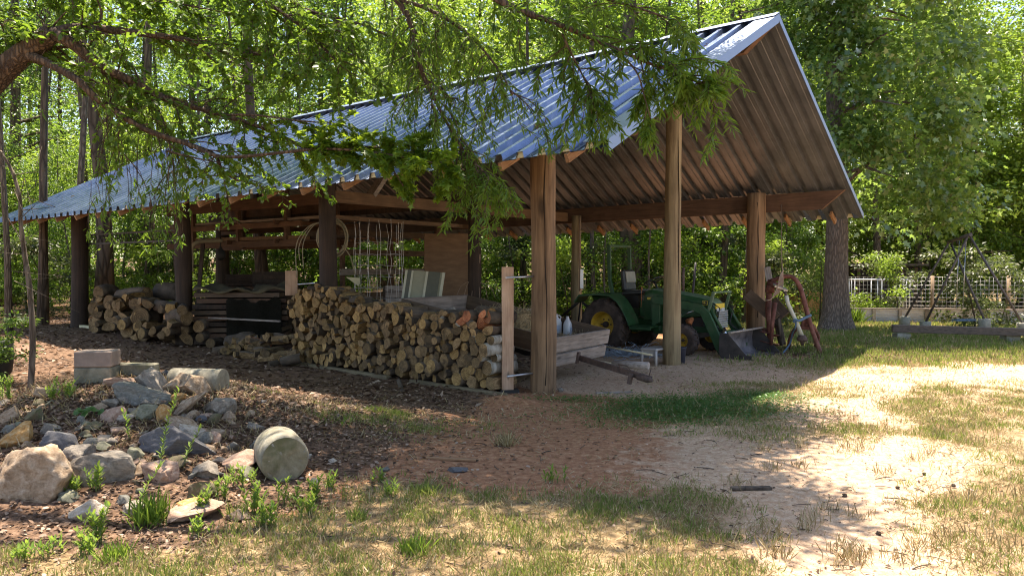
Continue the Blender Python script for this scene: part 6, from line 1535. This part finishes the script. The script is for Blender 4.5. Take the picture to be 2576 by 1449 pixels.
for w_ in [(343,1292,118,72,'tallest bright lime weed, leaning right from below the biggest slate slab',1), (402,1180,185,52,'tall narrow weed standing before the left part of the biggest slate slab',1), (462,1180,95,45,'slim pale weed leaning before the right end of the biggest slate slab',1),
           (325,1108,70,-18,'faint thin weed in front of the small pale stone',1), (240,1238,62,8,'feathery weed cluster growing at the foot of the domed boulder',4), (190,1240,40,-10,'low weed below the largest boulder on its right side',3),
           (518,1300,70,8,'bushy lime weed right of the moss-topped stone',5), (560,1262,60,22,'slender weeds between the moss-topped stone and the concrete cylinder',3), (640,1290,70,12,'leafy weed clump in front of the left side of the concrete cylinder',5),
           (668,1330,60,-8,'bushy weed clump below the concrete cylinder',6), (715,1268,60,10,'bright broad weed right in front of the concrete cylinder face',3), (790,1262,60,20,'lime weed leaning right beside the concrete cylinder',4), (775,1300,52,14,'lime weeds low on the right of the concrete cylinder',4),
           (835,1235,40,10,'small weed on the litter right of the concrete cylinder',3), (610,1228,50,-12,'weed growing against the left edge of the concrete cylinder',4), (500,1350,46,6,'small upright weed in the front grass below the long whitish slab',3),
           (250,1370,90,25,'big pale green weed in the front grass left of centre of the heap',5), (215,1400,62,-22,'spreading weed in the front grass at lower left',5), (60,1415,48,12,'leafy weed in the lower left corner above the frame edge',5), (120,1400,44,18,'leafy weed in the lower left corner, second from the edge',5),
           (130,1010,50,12,'fresh green sprig by the foot of the two stacked blocks',4), (170,1000,40,20,'fresh green sprig just left of the two stacked blocks',4), (20,1010,60,10,'green sprig at the left frame edge above the brown rock',5), (860,1075,20,10,'tiny green weed on the brown ground behind the concrete cylinder',2),
           (985,1250,40,8,'grassy weed with dark leaves left of the front lawn',3), (960,1215,32,-6,'short weed in the middle litter before the front grass',3), (1385,1215,40,4,'short weed where the front grass meets the sand',3)]:
    weed(w_[0], w_[1], w_[2]*1.1, w_[3], w_[4], w_[5] if w_[5] < 3 else w_[5]+3)
for (u, v, s_, lab) in ((205,1052,.075,'pair of round green leaves in the litter, the left plant'), (238,1047,.065,'round green leaf plant in the litter, right of its twin')):
    p = GP(u, v); e = empty('round_leaf_plant', lab, 'plant', p); n = 5; Ps = np.array([(random.gauss(0,.02), random.gauss(0,.02), .03+.01*i) for i in range(n)]); Ds = np.array([(math.cos(i*1.3), math.sin(i*1.3)-.3, .1) for i in range(n)]); Ns = np.tile([0,-.8,.8], (n,1))+rnd(n,3)*.2
    leaf_obj('leaves', [(Ps, Ds, Ns, np.full(n, s_), np.full(n, s_), 'oval', 0)], [LF['clover']], e); MB().tube([(0,0,-.02), (0,0,.05)], .003, 5).build('stem', M['stemgreen'], e)
for (u, v, nb_, ln_, lab) in ((375,1318,90,.17,'long arching fine grass clump below the tallest lime weed'), (605,1300,40,.10,'grass clump between the front stones'), (900,1310,60,.085,'broad green grass clump at the left of the front lawn'), (1070,1245,50,.09,'pale broad-bladed grass clump at the edge of the litter'),
             (1040,1395,60,.10,'lime grass clump in the sunlit front lawn, left part'), (1270,1120,70,.12,'dry upright grass tuft alone on the sand in the middle'), (290,1408,70,.10,'bright lime grass clump at the bottom left'), (2150,815,90,.45,'tall bright grass clump at the foot of the big flared tree'), (950,1035,90,.14,'fresh green grass clump on the bare soil left of the near post'), (1000,1045,80,.13,'second fresh grass clump on the bare soil left of the near post')):
    p = GP(u, v); b1 = blades([(p.x, p.y)], nb_*2, ln_, .0055 if ln_ < .3 else .012, .022+ln_*.16 if ln_ < .3 else .10, 1.0); 
    if 'fresh' in lab: b1 = blades([(p.x+random.gauss(0,.06), p.y+random.gauss(0,.04)) for _ in range(9)], 40, .06, .005, .05, 1.)
    P_ = b1[0] - np.array([[p.x, p.y, p.z]]); o = leaf_obj('grass_clump', [(P_,) + b1[1:] + ('lance', 0)], [LF['dry'] if 'dry' in lab else LF['weed'] if 'lime' in lab or 'bright' in lab else LF['grass']]); o.location = p; tag(o, lab, 'grass clump')

# ------------------------------------------------------------------ put every thing's origin at its base
def rebase():
    bpy.context.view_layer.update()
    for o in list(bpy.data.objects):
        if o.parent or o.type not in ('MESH', 'EMPTY') or o.get('kind') in ('structure', 'stuff') or 'category' not in o: continue
        pts = []
        def gather(q, Mx, first=True):
            if q.type == 'MESH': pts.extend([Mx @ Vector(c) for c in q.bound_box])
        inv = o.matrix_world.inverted()
        ch = []
        def rec(q):
            if q.type == 'MESH': pts.extend([q.matrix_world @ Vector(c) for c in q.bound_box])
            for c in kidmap.get(q.name, []): rec(c)
        rec(o)
        if not pts: continue
        lo_ = Vector([min(p[i] for p in pts) for i in range(3)]); hi_ = Vector([max(p[i] for p in pts) for i in range(3)])
        base = Vector(((lo_.x+hi_.x)/2, (lo_.y+hi_.y)/2, lo_.z))
        org = o.matrix_world.translation
        if all(lo_[i]-.3 <= org[i] <= hi_[i]+.3 for i in range(3)): continue
        dl = inv @ base
        if o.type == 'MESH' and o.data.users == 1:
            o.data.transform(Matrix.Translation(-dl)); o.location = base
        elif o.type == 'EMPTY':
            o.location = base
            for c in kidmap.get(o.name, []):
                c.matrix_parent_inverse = Matrix.Translation(-dl) @ c.matrix_parent_inverse
kidmap = {}
for o in bpy.data.objects:
    if o.parent: kidmap.setdefault(o.parent.name, []).append(o)
rebase()
